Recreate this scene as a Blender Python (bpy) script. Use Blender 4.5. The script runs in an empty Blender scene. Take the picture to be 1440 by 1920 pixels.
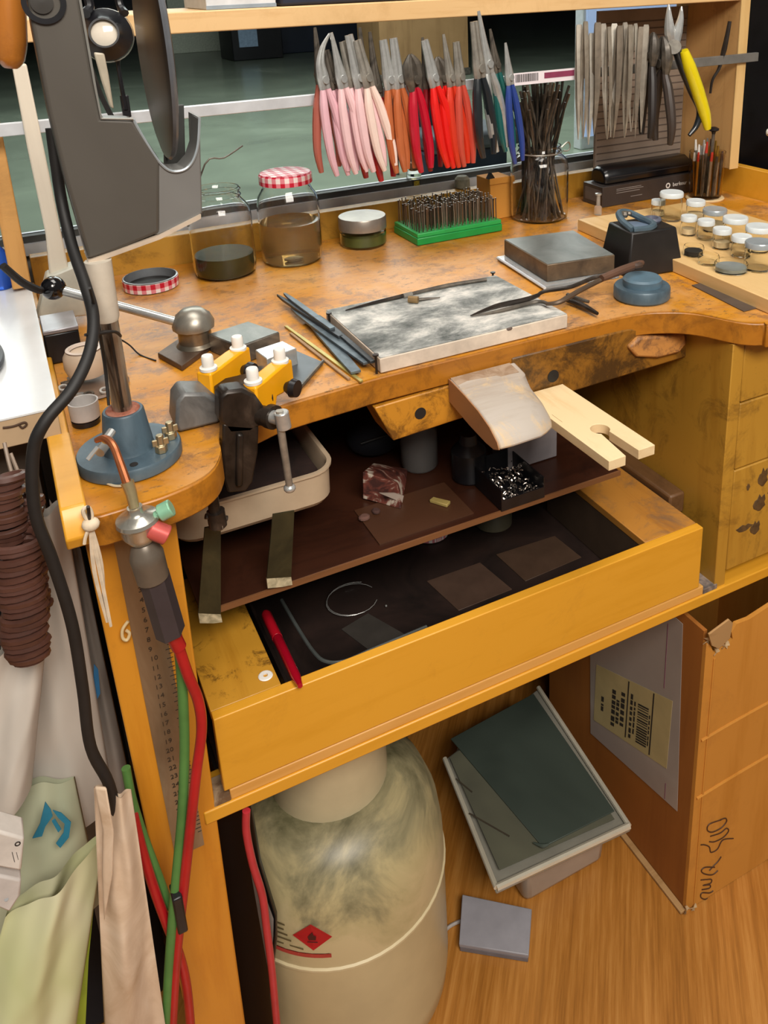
import bpy, bmesh, math, random
from mathutils import Vector, Matrix, Euler
random.seed(7)
sc = bpy.context.scene
COL = sc.collection
# ---------------------------------------------------------------- camera
# units are metres; z = 0 is the top surface of the workbench, the floor is at z = -0.93
FLOOR = -0.93
cam = bpy.data.cameras.new('camera'); camo = bpy.data.objects.new('camera', cam); COL.objects.link(camo)
cam.sensor_fit = 'VERTICAL'; cam.sensor_height = 36; cam.sensor_width = 27
cam.lens = 1645/1920*36; cam.shift_x = (720-829)/1920; cam.shift_y = (507-960)/1920
cam.clip_start = 0.02; cam.clip_end = 80
camo.matrix_world = Matrix.Translation((0, 0, .4)) @ Matrix.Rotation(math.radians(-26.7), 4, 'Z') @ Matrix.Rotation(math.radians(71.3), 4, 'X') @ Matrix.Rotation(math.radians(-1.99), 4, 'Z')
sc.camera = camo
# ---------------------------------------------------------------- light and exposure
w = bpy.data.worlds.new('world'); sc.world = w; w.use_nodes = True
w.node_tree.nodes['Background'].inputs[0].default_value = (1, .97, .93, 1)
w.node_tree.nodes['Background'].inputs[1].default_value = .12
def area(name, loc, target, sx, sy, power, col):
    l = bpy.data.lights.new(name, 'AREA'); l.shape = 'RECTANGLE'; l.size = sx; l.size_y = sy; l.energy = power; l.color = col
    o = bpy.data.objects.new(name, l); COL.objects.link(o); o.location = loc
    o.rotation_euler = (Vector(target)-Vector(loc)).to_track_quat('-Z', 'Y').to_euler()
    return o
area('ceiling_lamp', (.35, .75, 1.85), (.5, .85, -.1), 1.3, .7, 17, (1, .96, .9))
area('ceiling_lamp_rear', (.1, -1.1, 1.7), (.5, .9, -.4), 1.4, .8, 62, (1, .93, .84))
area('shop_lamp', (2.5, 7.0, 2.6), (2.5, 7.0, -1), 6, 6, 420, (.95, 1, .98))
sc.view_settings.view_transform = 'Standard'; sc.view_settings.look = 'None'
sc.view_settings.exposure = 0.35; sc.view_settings.gamma = 1; sc.view_settings.use_curve_mapping = False
# ---------------------------------------------------------------- helpers: materials
def lin(h):
    if not isinstance(h, str): return tuple(h)+((1,) if len(h) == 3 else ())
    r = [int(h[i:i+2], 16)/255 for i in (0, 2, 4)]
    return tuple(c/12.92 if c <= .04045 else ((c+.055)/1.055)**2.4 for c in r)+(1,)
def node(nt, t, **k):
    n = nt.nodes.new(t)
    for a, v in k.items(): setattr(n, a, v)
    return n
def base(name):
    m = bpy.data.materials.new(name); m.use_nodes = True
    return m, m.node_tree, m.node_tree.nodes['Principled BSDF']
def noise(nt, scale, detail=4, rough=.6, stretch=(1, 1, 1), dist=0):
    tc = node(nt, 'ShaderNodeTexCoord'); mp = node(nt, 'ShaderNodeMapping'); mp.inputs['Scale'].default_value = stretch
    nz = node(nt, 'ShaderNodeTexNoise'); nz.inputs['Scale'].default_value = scale; nz.inputs['Detail'].default_value = detail
    nz.inputs['Roughness'].default_value = rough; nz.inputs['Distortion'].default_value = dist
    nt.links.new(tc.outputs['Object'], mp.inputs[0]); nt.links.new(mp.outputs[0], nz.inputs['Vector'])
    return nz.outputs['Fac']
def ramp(nt, fac, stops):
    r = node(nt, 'ShaderNodeValToRGB'); e = r.color_ramp.elements
    while len(e) < len(stops): e.new(.5)
    for i, (p, c) in enumerate(stops): e[i].position = p; e[i].color = lin(c)
    nt.links.new(fac, r.inputs[0]); return r.outputs[0]
def mix(nt, f, a, b, mode='MIX'):
    x = node(nt, 'ShaderNodeMix', data_type='RGBA', blend_type=mode)
    for s, v in ((x.inputs[0], f), (x.inputs[6], a), (x.inputs[7], b)):
        if hasattr(v, 'links'): nt.links.new(v, s)
        else: s.default_value = v
    return x.outputs[2]
def bump(nt, p, h, strength=.2, dist=.002):
    b = node(nt, 'ShaderNodeBump'); b.inputs['Strength'].default_value = strength; b.inputs['Distance'].default_value = dist
    nt.links.new(h, b.inputs['Height']); nt.links.new(b.outputs[0], p.inputs['Normal'])
def plain(name, c, rough=.5, metal=0, var=.12, scale=30, spec=.5, alpha=None, bmp=0, coat=0):
    m, nt, p = base(name)
    c = lin(c); d = tuple(v*(1-var*1.6) for v in c[:3])+(1,); l = tuple(min(1, v*(1+var)) for v in c[:3])+(1,)
    n = noise(nt, scale, 5)
    nt.links.new(ramp(nt, n, [(.3, d), (.7, l)]), p.inputs['Base Color'])
    p.inputs['Roughness'].default_value = rough; p.inputs['Metallic'].default_value = metal
    p.inputs['Specular IOR Level'].default_value = spec
    if coat: p.inputs['Coat Weight'].default_value = coat; p.inputs['Coat Roughness'].default_value = .1
    if bmp: bump(nt, p, n, bmp)
    return m
def wood(name, light, dark, axis=0, stain=None, stain_amt=.5, scale=14, rough=.45, stain_scale=6, stain_lo=.52, stain_hi=.72, coat=0):
    m, nt, p = base(name)
    st = [9, 9, 9]; st[axis] = .9
    g = noise(nt, scale, 6, .65, tuple(v/3 for v in st), .25)
    col = ramp(nt, g, [(.3, dark), (.5, light), (.75, light)])
    big = noise(nt, 3.2, 3, .5, dist=.4)
    col = mix(nt, .35, col, ramp(nt, big, [(.35, dark), (.65, light)]))
    if stain:
        s = noise(nt, stain_scale*1.5, 9, .78, dist=.5)
        f = ramp(nt, s, [(stain_lo, (0, 0, 0)), (stain_hi, (stain_amt,)*3)])
        col = mix(nt, f, col, lin(stain))
    nt.links.new(col, p.inputs['Base Color']); p.inputs['Roughness'].default_value = rough
    if coat: p.inputs['Coat Weight'].default_value = coat; p.inputs['Coat Roughness'].default_value = .25
    bump(nt, p, g, .12, .001)
    return m
def patchy(name, cols, scale=20, rough=.5, metal=0, detail=8, bmp=.2, dist=.8, stretch=(1, 1, 1), rr=.6, spec=.5):
    m, nt, p = base(name); n = noise(nt, scale, detail, rr, stretch, dist)
    nt.links.new(ramp(nt, n, cols), p.inputs['Base Color']); p.inputs['Roughness'].default_value = rough; p.inputs['Metallic'].default_value = metal
    p.inputs['Specular IOR Level'].default_value = spec
    if bmp: bump(nt, p, n, bmp)
    return m
def glass(name, c='ffffff', rough=.02, ior=1.35, fill=0):
    m, nt, p = base(name)
    p.inputs['Base Color'].default_value = lin(c); p.inputs['Roughness'].default_value = rough
    p.inputs['IOR'].default_value = ior; p.inputs['Transmission Weight'].default_value = 1-fill
    return m
def glow(name, c, s):
    m, nt, p = base(name); p.inputs['Base Color'].default_value = lin(c); p.inputs['Emission Color'].default_value = lin(c); p.inputs['Emission Strength'].default_value = s
    return m
# ---------------------------------------------------------------- helpers: geometry
def smooth_path(pts, sub=6):
    P = [Vector(p) for p in pts]
    if len(P) < 3 or sub < 2: return P
    out = []
    for i in range(len(P)-1):
        a = P[max(i-1, 0)]; b = P[i]; c = P[i+1]; d = P[min(i+2, len(P)-1)]
        for k in range(sub):
            t = k/sub
            out.append(.5*((2*b)+(c-a)*t+(2*a-5*b+4*c-d)*t*t+(3*b-a-3*c+d)*t**3))
    return out+[P[-1]]
class B:
    def __init__(s): s.v = []; s.f = []
    def add(s, vs, fs, M=None):
        o = len(s.v); s.v += [tuple(M @ Vector(v)) if M else tuple(v) for v in vs]; s.f += [tuple(i+o for i in f) for f in fs]; return s
    def box(s, a, b, M=None):
        x0, y0, z0 = [min(a[i], b[i]) for i in range(3)]; x1, y1, z1 = [max(a[i], b[i]) for i in range(3)]
        return s.add([(x0, y0, z0), (x1, y0, z0), (x1, y1, z0), (x0, y1, z0), (x0, y0, z1), (x1, y0, z1), (x1, y1, z1), (x0, y1, z1)],
                     [(0, 3, 2, 1), (4, 5, 6, 7), (0, 1, 5, 4), (1, 2, 6, 5), (2, 3, 7, 6), (3, 0, 4, 7)], M)
    def hexa(s, bot, top):   # four bottom and four top corners, same turning sense
        return s.add(list(bot)+list(top), [(0, 3, 2, 1), (4, 5, 6, 7), (0, 1, 5, 4), (1, 2, 6, 5), (2, 3, 7, 6), (3, 0, 4, 7)])
    def ext(s, pts, vec):    # polygon pushed along a vector
        n = len(pts); P = [Vector(p) for p in pts]; V = Vector(vec)
        return s.add(P+[p+V for p in P], [tuple(range(n))[::-1], tuple(range(n, 2*n))]+[(i, (i+1) % n, (i+1) % n+n, i+n) for i in range(n)])
    def prism(s, pts, z0, z1): return s.ext([(p[0], p[1], z0) for p in pts], (0, 0, z1-z0))
    def rings(s, R, cap=True, closed=False):
        n = len(R[0]); vs = [v for r in R for v in r]; fs = []
        m = len(R)
        for i in range(m if closed else m-1):
            j = (i+1) % m
            for k in range(n): fs.append((i*n+k, i*n+(k+1) % n, j*n+(k+1) % n, j*n+k))
        if cap and not closed: fs += [tuple(range(n))[::-1], tuple((m-1)*n+k for k in range(n))]
        return s.add(vs, fs)
    def tube(s, pts, r, n=8, sub=6, flat=1, cap=True):
        P = smooth_path(pts, sub); R = []; m = len(P)
        rr = r if isinstance(r, (list, tuple)) else [r, r]
        up = None
        for i, p in enumerate(P):
            t = (P[min(i+1, m-1)]-P[max(i-1, 0)]).normalized()
            if up is None:
                a = Vector((0, 0, 1)) if abs(t.z) < .9 else Vector((1, 0, 0)); up = (a-t*a.dot(t)).normalized()
            up = (up-t*up.dot(t)).normalized(); sd = t.cross(up)
            u = i/(m-1)*(len(rr)-1); k = min(int(u), len(rr)-2); q = rr[k]+(rr[k+1]-rr[k])*(u-k)
            R.append([p+(sd*math.cos(2*math.pi*j/n)+up*math.sin(2*math.pi*j/n)*flat)*q for j in range(n)])
        return s.rings(R, cap)
    def lathe(s, prof, c=(0, 0, 0), n=28, M=None, cap=True):
        R = []
        for r, z in prof: R.append([Vector((r*math.cos(2*math.pi*k/n), r*math.sin(2*math.pi*k/n), z)) for k in range(n)])
        T = Matrix.Translation(c) @ (M if M else Matrix.Identity(4))
        R = [[T @ v for v in r] for r in R]
        return s.rings(R, cap)
    def cyl(s, a, b, r, n=16, r2=None):
        return s.tube([a, b], [r, r if r2 is None else r2], n, 1)
    def ball(s, c, r, n=16, sc_=(1, 1, 1)):
        R = []
        for i in range(1, n//2):
            a = math.pi*i/(n//2)
            R.append([Vector(c)+Vector((r*math.sin(a)*math.cos(2*math.pi*k/n)*sc_[0], r*math.sin(a)*math.sin(2*math.pi*k/n)*sc_[1], -r*math.cos(a)*sc_[2])) for k in range(n)])
        return s.rings(R)
    def up(s, z):            # keep everything above a resting height
        s.v = [(x, y, max(zz, z)) for x, y, zz in s.v]; return s
    def grid(s, fn, nu, nv, thick=0):
        vs = [fn(i/nu, j/nv) for i in range(nu+1) for j in range(nv+1)]
        return s.add(vs, [(i*(nv+1)+j, (i+1)*(nv+1)+j, (i+1)*(nv+1)+j+1, i*(nv+1)+j+1) for i in range(nu) for j in range(nv)])
W = {}
def _mesh(name, b, mat, ang):
    me = bpy.data.meshes.new(name); me.from_pydata([tuple(v) for v in b.v], [], b.f)
    bm = bmesh.new(); bm.from_mesh(me); bmesh.ops.recalc_face_normals(bm, faces=bm.faces); bm.to_mesh(me); bm.free()
    me.materials.append(mat)
    me.shade_smooth(); me.set_sharp_from_angle(angle=math.radians(ang))
    return me
def obj(name, b, mat, parent=None, bev=0, ang=35, thick=0, origin=None, seg=2):
    """link a builder as one mesh object; vertices are given in world space, the origin goes to the base of the shape"""
    me = _mesh(name, b, mat, ang); o = bpy.data.objects.new(name, me); COL.objects.link(o)
    if parent is None:
        xs = [v.co for v in me.vertices]
        org = Vector(origin) if origin else Vector(((min(v.x for v in xs)+max(v.x for v in xs))/2, (min(v.y for v in xs)+max(v.y for v in xs))/2, min(v.z for v in xs)))
        me.transform(Matrix.Translation(-org)); o.location = org; W[o] = Matrix.Translation(org)
    else:
        me.transform(W[parent].inverted()); o.parent = parent; W[o] = W[parent]
    if thick:
        s = o.modifiers.new('solid', 'SOLIDIFY'); s.thickness = thick; s.offset = 0
    if bev:
        m = o.modifiers.new('bevel', 'BEVEL'); m.width = bev; m.segments = seg; m.limit_method = 'ANGLE'; m.angle_limit = math.radians(35)
    return o
def tag(o, label=None, cat=None, group=None, kind=None):
    for k, v in (('label', label), ('category', cat), ('group', group), ('kind', kind)):
        if v: o[k] = v
    return o
def thing(name, label, cat, loc, group=None, rot=None):
    o = bpy.data.objects.new(name, None); COL.objects.link(o); o.empty_display_size = .02
    o.location = loc; W[o] = Matrix.Translation(loc)
    if rot: o.rotation_euler = rot; W[o] = Matrix.Translation(loc) @ Euler(rot).to_matrix().to_4x4()
    return tag(o, label, cat, group)
def struct(name, b, mat, **k):
    parent = k.get('parent'); o = obj(name, b, mat, **k)
    if not parent: o['kind'] = 'structure'
    return o
def dup(root, loc, rot=(0, 0, 0), label=None, scale=None, mats=None):
    r = root.copy(); COL.objects.link(r); r.location = loc; r.rotation_euler = rot
    if scale: r.scale = (scale,)*3
    if label: r['label'] = label
    for ch in list(root.children):
        c = ch.copy(); COL.objects.link(c); c.parent = r
        for g in ch.children:
            d = g.copy(); COL.objects.link(d); d.parent = c
    return r
def text(name, body, mat, parent, origin, xdir, ydir, size, depth=.0002):
    cu = bpy.data.curves.new(name, 'FONT'); cu.body = body; cu.size = size; cu.extrude = depth; cu.resolution_u = 2
    t = bpy.data.objects.new(name, cu); COL.objects.link(t)
    me = bpy.data.meshes.new_from_object(t); bpy.data.objects.remove(t); me.name = name
    X = Vector(xdir).normalized(); Y = Vector(ydir); Y = (Y-X*Y.dot(X)).normalized(); Z = X.cross(Y)
    M = Matrix((X, Y, Z)).transposed().to_4x4(); M.translation = Vector(origin)
    me.transform(W[parent].inverted() @ M); me.materials.clear(); me.materials.append(mat)
    o = bpy.data.objects.new(name, me); COL.objects.link(o); o.parent = parent; W[o] = W[parent]
    return o
def rotz(a): return Matrix.Rotation(a, 4, 'Z')
def lerp(a, b, t): return Vector(a).lerp(Vector(b), t)

# ---------------------------------------------------------------- materials
ORANGE = wood('varnished_orange_wood', 'dc9e2e', 'd0921f', 0, '8a5a20', .25, 12, .42, 9, .56, .8, coat=.2)
ORANGE_Z = wood('varnished_orange_wood_upright', 'd08b26', 'bc7412', 2, '7a4a1c', .35, 12, .42, 9, .56, .8, coat=.2)
YELLOW_Y = wood('worn_yellow_wood', 'c99330', 'a8721a', 1, '4e3010', .8, 12, .45, 22, .54, .64, coat=.2)
YELLOW_Z = wood('dull_yellow_wood_side', 'b98a30', '9a6a1c', 2, '6b4a1a', .6, 8, .45, 9, .52, .64, coat=.2)
def bench_top_material():
    m, nt, p = base('scuffed_bench_top_wood')
    g = noise(nt, 9, 6, .65, (.35, 3, 3), .3)
    col = ramp(nt, g, [(.3, 'ac6a0c'), (.5, 'c28018'), (.75, 'ca8a24')])
    big = noise(nt, 6, 6, .7, dist=.3)
    col = mix(nt, ramp(nt, big, [(.48, (0, 0, 0)), (.60, (.75,)*3)]), col, lin('c69056'))     # paler rubbed areas
    s = noise(nt, 16, 10, .8, dist=.3)
    col = mix(nt, ramp(nt, s, [(.51, (0, 0, 0)), (.60, (.75,)*3)]), col, lin('80593a'))       # grey-brown grime
    f = noise(nt, 55, 7, .8, (1, 2.2, 1))
    col = mix(nt, ramp(nt, f, [(.57, (0, 0, 0)), (.63, (.8,)*3)]), col, lin('5a4630'))        # specks and scratches
    nt.links.new(col, p.inputs['Base Color']); p.inputs['Roughness'].default_value = .5
    p.inputs['Coat Weight'].default_value = .08; p.inputs['Coat Roughness'].default_value = .25
    bump(nt, p, f, .1, .001); return m
TOPWOOD = bench_top_material()
EDGEWOOD = wood('bench_edge_wood', 'b4741e', '8e5410', 0, '4a2c12', .6, 10, .42, 13, .50, .66, coat=.2)
APRON = wood('dark_stained_apron_wood', '94641f', '6c4414', 0, '30200f', .85, 10, .45, 11, .44, .58)
BLOCKW = wood('yellow_block_wood', 'c88a2a', 'a0640f', 0, '4a2b10', .8, 12, .45, 16, .48, .62)
PALE = wood('pale_pine', 'dcb880', 'c79c5e', 1, 'b48a52', .3, 16, .5)
PALE_X = wood('pale_pine_shelf', 'e2bd88', 'cda068', 0, 'a87a40', .3, 16, .5)
PALE_Z = wood('pale_pine_upright', 'c59a62', '9c7040', 2, '7a5730', .5, 14, .5, 5)
FORKW = wood('fresh_beech', 'e6cfa4', 'd2b07e', 1, 'c29a66', .3, 18, .5)
PINW = wood('worn_grey_pin_wood', 'b5aca2', '9c8c7c', 0, 'd0b080', .8, 10, .55, 8, .5, .62)
PINSIDE = wood('pin_side_wood', 'a87850', '805434', 1, '50341c', .5, 12, .5)
def laminate():
    m, nt, p = base('laminate_floor')
    tc = node(nt, 'ShaderNodeTexCoord'); mp = node(nt, 'ShaderNodeMapping'); mp.vector_type = 'TEXTURE'; mp.inputs['Rotation'].default_value = (0, 0, math.radians(FLOOR_GRAIN)); mp.inputs['Scale'].default_value = (24, 1, 1)
    nt.links.new(tc.outputs['Object'], mp.inputs[0])
    def nz(sc_, d, r):
        z = node(nt, 'ShaderNodeTexNoise'); z.inputs['Scale'].default_value = sc_; z.inputs['Detail'].default_value = d; z.inputs['Roughness'].default_value = r; nt.links.new(mp.outputs[0], z.inputs['Vector']); return z.outputs['Fac']
    fine = nz(130, 6, .7); wide = nz(16, 3, .5)
    col = ramp(nt, fine, [(.34, '8a561c'), (.5, 'ac702c'), (.66, 'c48a44')])
    col = mix(nt, .3, col, ramp(nt, wide, [(.35, '905c22'), (.65, 'bd8340')]))
    nt.links.new(col, p.inputs['Base Color']); p.inputs['Roughness'].default_value = .38; p.inputs['Coat Weight'].default_value = .2; p.inputs['Coat Roughness'].default_value = .25
    return m
FLOOR_GRAIN = 51
FLOORW = laminate()

DRAWERIN = patchy('dark_drawer_lining', [(.35, '17110f'), (.6, '2b1f1b'), (.8, '372821')], 9, .5)
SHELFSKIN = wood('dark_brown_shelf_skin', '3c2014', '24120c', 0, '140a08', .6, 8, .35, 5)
STEEL = plain('brushed_steel', 'a8a399', .34, .6, .2, 60)
BRIGHT = plain('bright_steel', 'c6c7c4', .25, .6, .12, 80)
DSTEEL = patchy('dark_tool_steel', [(.3, '3c3834'), (.55, '655e55'), (.75, '877c6e')], 40, .42, .45)
BLKMET = patchy('black_greasy_iron', [(.3, '1a1613'), (.55, '362e28'), (.75, '5a4e44')], 26, .36, .45)
GREYMET = patchy('grey_painted_iron', [(.3, '525252'), (.6, '7c7c7a'), (.8, '9a9994')], 25, .45, .25)
ALU = plain('white_aluminium', 'cfd2d6', .4, .3, .08, 30)
WHITEP = plain('white_plastic', 'e6e2da', .45, 0, .06, 20)
BLACKP = plain('black_plastic', '16161a', .35, 0, .3, 40)
BLACKM = plain('black_rubber', '1b1918', .6, 0, .25, 30)
GREYBODY = patchy('taupe_grey_housing', [(.3, '4d4943'), (.6, '57534d'), (.8, '625e59')], 4, .38, .1, 4, .03)
BLUE = patchy('blue_grey_cast_paint', [(.3, '3c4c56'), (.55, '4f626e'), (.78, '66767e')], 22, .45, .15)
CERAM = patchy('scorched_white_board', [(.36, '4c504e'), (.46, '858783'), (.54, 'b4b3ad'), (.62, 'd8d3ca')], 12, .7, 0, 10, .15, .3, (1, 1.6, 1), .72)
CERSIDE = plain('white_board_side', 'd2c2b0', .75, 0, .15, 30)
GLASS = glass('clear_glass')
PANE = glass('window_glass', 'f2f6f4', 0, 1.1)
RED = plain('red_rubber_hose', 'a8141c', .4, 0, .12, 30, coat=.3)
GREENH = plain('green_rubber_hose', '4f7c3e', .45, 0, .12, 30)
CARD = wood('corrugated_cardboard', 'c98a36', 'b57620', 2, '9a6226', .4, 8, .75, 5)
CARDD = wood('cardboard_inside_edge', 'b08a5a', '8f6a3c', 0, '6a4a26', .4, 20, .8)
PAPER = plain('white_paper', 'dcd6cc', .6, 0, .06, 20)
INK = plain('dark_ink', '2b2621', .7, 0, .1)
BAGW = patchy('white_carrier_bag_film', [(.3, 'b4aca2'), (.6, 'cbc4ba'), (.8, 'dad4ca')], 5, .4, 0, 3, .1)
CLOTH = patchy('soiled_cotton', [(.3, 'b79a7c'), (.55, 'd2baa0'), (.75, 'dfcdb8')], 14, .9, 0, 6, .3)
def gingham(name, s=72, axis=0):
    m, nt, p = base(name)
    tc = node(nt, 'ShaderNodeTexCoord'); sp = node(nt, 'ShaderNodeSeparateXYZ'); nt.links.new(tc.outputs['Object'], sp.inputs[0])
    def stripe(o):
        a = node(nt, 'ShaderNodeMath', operation='MULTIPLY'); a.inputs[1].default_value = s; nt.links.new(o, a.inputs[0])
        b = node(nt, 'ShaderNodeMath', operation='FRACT'); nt.links.new(a.outputs[0], b.inputs[0])
        c = node(nt, 'ShaderNodeMath', operation='GREATER_THAN'); c.inputs[1].default_value = .5; nt.links.new(b.outputs[0], c.inputs[0]); return c.outputs[0]
    if axis == 0: A, Bq = sp.outputs[0], sp.outputs[1]
    else:
        at = node(nt, 'ShaderNodeMath', operation='ARCTAN2'); nt.links.new(sp.outputs[0], at.inputs[0]); nt.links.new(sp.outputs[1], at.inputs[1])
        sc2 = node(nt, 'ShaderNodeMath', operation='MULTIPLY'); sc2.inputs[1].default_value = .042; nt.links.new(at.outputs[0], sc2.inputs[0])
        A, Bq = sc2.outputs[0], sp.outputs[2]
    ad = node(nt, 'ShaderNodeMath', operation='ADD'); nt.links.new(stripe(A), ad.inputs[0]); nt.links.new(stripe(Bq), ad.inputs[1])
    h = node(nt, 'ShaderNodeMath', operation='MULTIPLY'); h.inputs[1].default_value = .5; nt.links.new(ad.outputs[0], h.inputs[0])
    nt.links.new(ramp(nt, h.outputs[0], [(.1, 'f0e6e2'), (.5, 'dd8590'), (.9, 'c01030')]), p.inputs['Base Color']); p.inputs['Roughness'].default_value = .4
    return m
GING = gingham('red_white_gingham'); GINGS = gingham('red_white_gingham_side', 72, 1)
# ---------------------------------------------------------------- the room
struct('floor', B().box((-3, -2.5, FLOOR-.05), (4.5, 1.36, FLOOR)), FLOORW)
wallm = plain('grey_painted_wall', '8c8780', .8, 0, .05, 5)
struct('wall_back', B().box((-3, 1.36, FLOOR), (4.5, 1.46, .035)), wallm)
win = struct('window_1', B().box((-3, 1.345, .035), (4.5, 1.42, .052)).box((-3, 1.35, 1.25), (4.5, 1.40, 1.32)).box((-1.0, 1.35, .05), (-.96, 1.40, 1.25)).box((1.9, 1.35, .05), (1.94, 1.40, 1.25)), ALU)
obj('gasket', B().box((-3, 1.352, .052), (4.5, 1.372, .062)), plain('dark_window_gasket', '3c3e3c', .6), win)
obj('pane', B().box((-3, 1.366, .062), (4.5, 1.370, 1.25)), PANE, win)
# the shop beyond the window
struct('floor.001', B().box((-30, 1.46, FLOOR-.05), (60, 40, FLOOR)), patchy('polished_grey_green_floor', [(.3, '6c7568'), (.6, '7d8878'), (.8, '8e9888')], .8, .22, 0, 3, 0))
struct('wall_far', B().box((-30, 38, FLOOR), (60, 38.3, 6)), plain('far_dark_shopfront', '1a2029', .7, 0, .4, .3))
struct('ceiling_1' if False else 'ceiling', B().box((-30, 1.46, 3.2), (60, 40, 3.3)), plain('far_ceiling', '5b5e62', .8, 0, .1, .5))
t = thing('shop_counter', 'long dark navy shop counter far beyond the window, along the top edge of the view', 'counter', (20, 29, FLOOR))
obj('body', B().box((3, 28, FLOOR), (44, 30, .9)), plain('navy_counter', '1b2437', .5, 0, .2, 1), t, bev=.02)
obj('worktop', B().box((2.8, 27.8, .9), (44.2, 30.2, 1.0)), plain('navy_counter_top', '262c3a', .3), t)
t = thing('display_case', 'dark navy display case beyond the window, between the appliance and brown column', 'case', (5.6, 16.8, FLOOR))
obj('body', B().box((4.95, 16.3, FLOOR), (7.4, 17.2, .3)), plain('navy_case_body', '1d2536', .5, 0, .3, 1), t, bev=.02)
obj('glass_top', B().box((4.93, 16.28, .3), (7.42, 17.22, .36)), plain('navy_case_top', '3a4658', .2), t)
t = thing('column', 'brown wood-clad column beyond the window behind the orange and red pliers', 'column', (5.1, 11.0, FLOOR))
obj('shaft', B().box((4.62, 10.75, FLOOR), (5.92, 11.5, 3.19)), wood('brown_column_cladding', '9a7850', '80603c', 2, None, 0, 3, .5), t)
obj('base', B().box((4.60, 10.73, FLOOR), (5.94, 11.52, FLOOR+.1)), DSTEEL, t, bev=.01)
t = thing('chair', 'dark navy upholstered chair beyond the glass under the red pliers', 'chair', (2.6, 5.3, FLOOR))
nav = plain('navy_fabric', '1f2a3c', .8, 0, .2, 8); gry = plain('dark_grey_fabric', '43474c', .8, 0, .1, 8)
obj('backrest', B().box((2.42, 5.5, -.75), (2.78, 5.6, -.3)), nav, t, bev=.03)
obj('seat', B().box((2.5, 5.05, -.72), (3.2, 5.5, -.6)), gry, t, bev=.03)
obj('skirt', B().box((2.5, 5.1, FLOOR), (3.1, 5.45, -.72)), nav, t, bev=.02)
for sx in (2.46, 2.72): obj('leg', B().cyl((sx, 5.55, FLOOR), (sx, 5.55, -.75), .02, 8), DSTEEL, t)
t = thing('carton', 'white printed carton with dark lettering beyond the glass, leftmost under the shelf', 'box', (4.0, 18.3, FLOOR))
obj('body', B().box((3.4, 18.2, FLOOR), (4.45, 19.0, .3)), plain('white_carton', 'c6ccba', .6), t, bev=.01)
obj('print', B().box((3.75, 18.19, -.55), (4.2, 18.2, -.4)), INK, t)
t = thing('appliance', 'dark appliance with a pale blue front panel beyond the glass, right of the white carton', 'appliance', (4.6, 15.6, FLOOR))
obj('body', B().box((3.9, 15.5, FLOOR), (4.8, 16.4, .25)), BLACKP, t, bev=.02)
obj('panel', B().box((4.02, 15.48, -.7), (4.35, 15.5, .15)), plain('pale_blue_panel', '8aa0b8', .3), t)
t = thing('light_panel', 'backlit pale blue violet shop panel beyond the window, behind the tweezers', 'sign', (4.4, 5.6, FLOOR))
obj('frame', B().box((4.0, 5.5, FLOOR), (5.0, 5.6, 1.6)), ALU, t, bev=.01)
obj('screen', B().box((4.03, 5.49, FLOOR+.1), (4.97, 5.5, 1.55)), glow('pale_blue_screen', '90a2c4', .55), t)
# black equipment at the right behind the bench
t = thing('black_cabinet', 'tall matt black equipment cabinet to the right of the shelf upright', 'cabinet', (1.62, 1.2, FLOOR))
obj('body', B().box((1.24, 1.12, FLOOR), (2.0, 1.33, .36)), BLACKP, t, bev=.004)
obj('top', B().box((1.235, 1.10, .36), (2.0, 1.33, .375)), plain('grey_cabinet_top', '8a8780', .5), t, bev=.003)
t = thing('white_tray', 'white rounded plastic tray rim jutting in from the right beside the shelf upright', 'tray', (1.35, 1.05, .13))
obj('rim', B().box((1.19, 1.0, .112), (1.6, 1.10, .127)), WHITEP, t, bev=.006)
obj('shelf', B().box((1.21, 1.0, .06), (1.6, 1.10, .068)), plain('grey_shelf', '66645f', .5), t)
# ---------------------------------------------------------------- workbench
wb = thing('workbench', 'orange varnished jewellers workbench with curved front, wide pull-out drawer and drawers at right', 'workbench', (.5, .95, FLOOR))
fr = [(.013, .69), (.015, .667), (.042, .666), (.071, .667), (.1, .675), (.119, .69), (.131, .715), (.134, .735), (.145, .751), (.18, .764), (.209, .773), (.282, .779), (.32, .782), (.45, .7825), (.558, .7825), (.63, .783), (.665, .779), (.69, .768), (.708, .755), (.722, .737), (.732, .715), (.743, .695), (.763, .680), (.80, .672), (1.185, .672)]
top = smooth_path([(x, y, 0) for x, y in fr], 3)
pts = [(p.x, p.y) for p in top]+[(1.185, 1.295), (.013, 1.295)]
obj('benchtop', B().prism(pts, -.03, -.0015), EDGEWOOD, wb, bev=.0015)
pts2 = [(p.x, p.y+.0012) for p in top]+[(1.184, 1.294), (.014, 1.294)]
obj('top_surface', B().prism(pts2, -.0014, 0), TOPWOOD, wb)
# upstands round the back and sides
obj('back_board', B().box((.013, 1.296, -.03), (1.2, 1.318, .045)), YELLOW_Z, wb, bev=.001)
obj('side_board', B().box((1.186, .70, -.03), (1.204, 1.295, .052)), ORANGE, wb, bev=.001)
prof = [(-.0065, .655, .02), (-.0065, .648, .012), (-.0065, .643, -.002), (-.0065, .648, -.013), (-.0065, .665, -.016), (-.0065, 1.295, -.016), (-.0065, 1.295, .010), (-.0065, .785, .010), (-.0065, .785, .02)]
obj('side_board', B().ext(prof, (.0192, 0, 0)), ORANGE, wb, bev=.0015)
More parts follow.
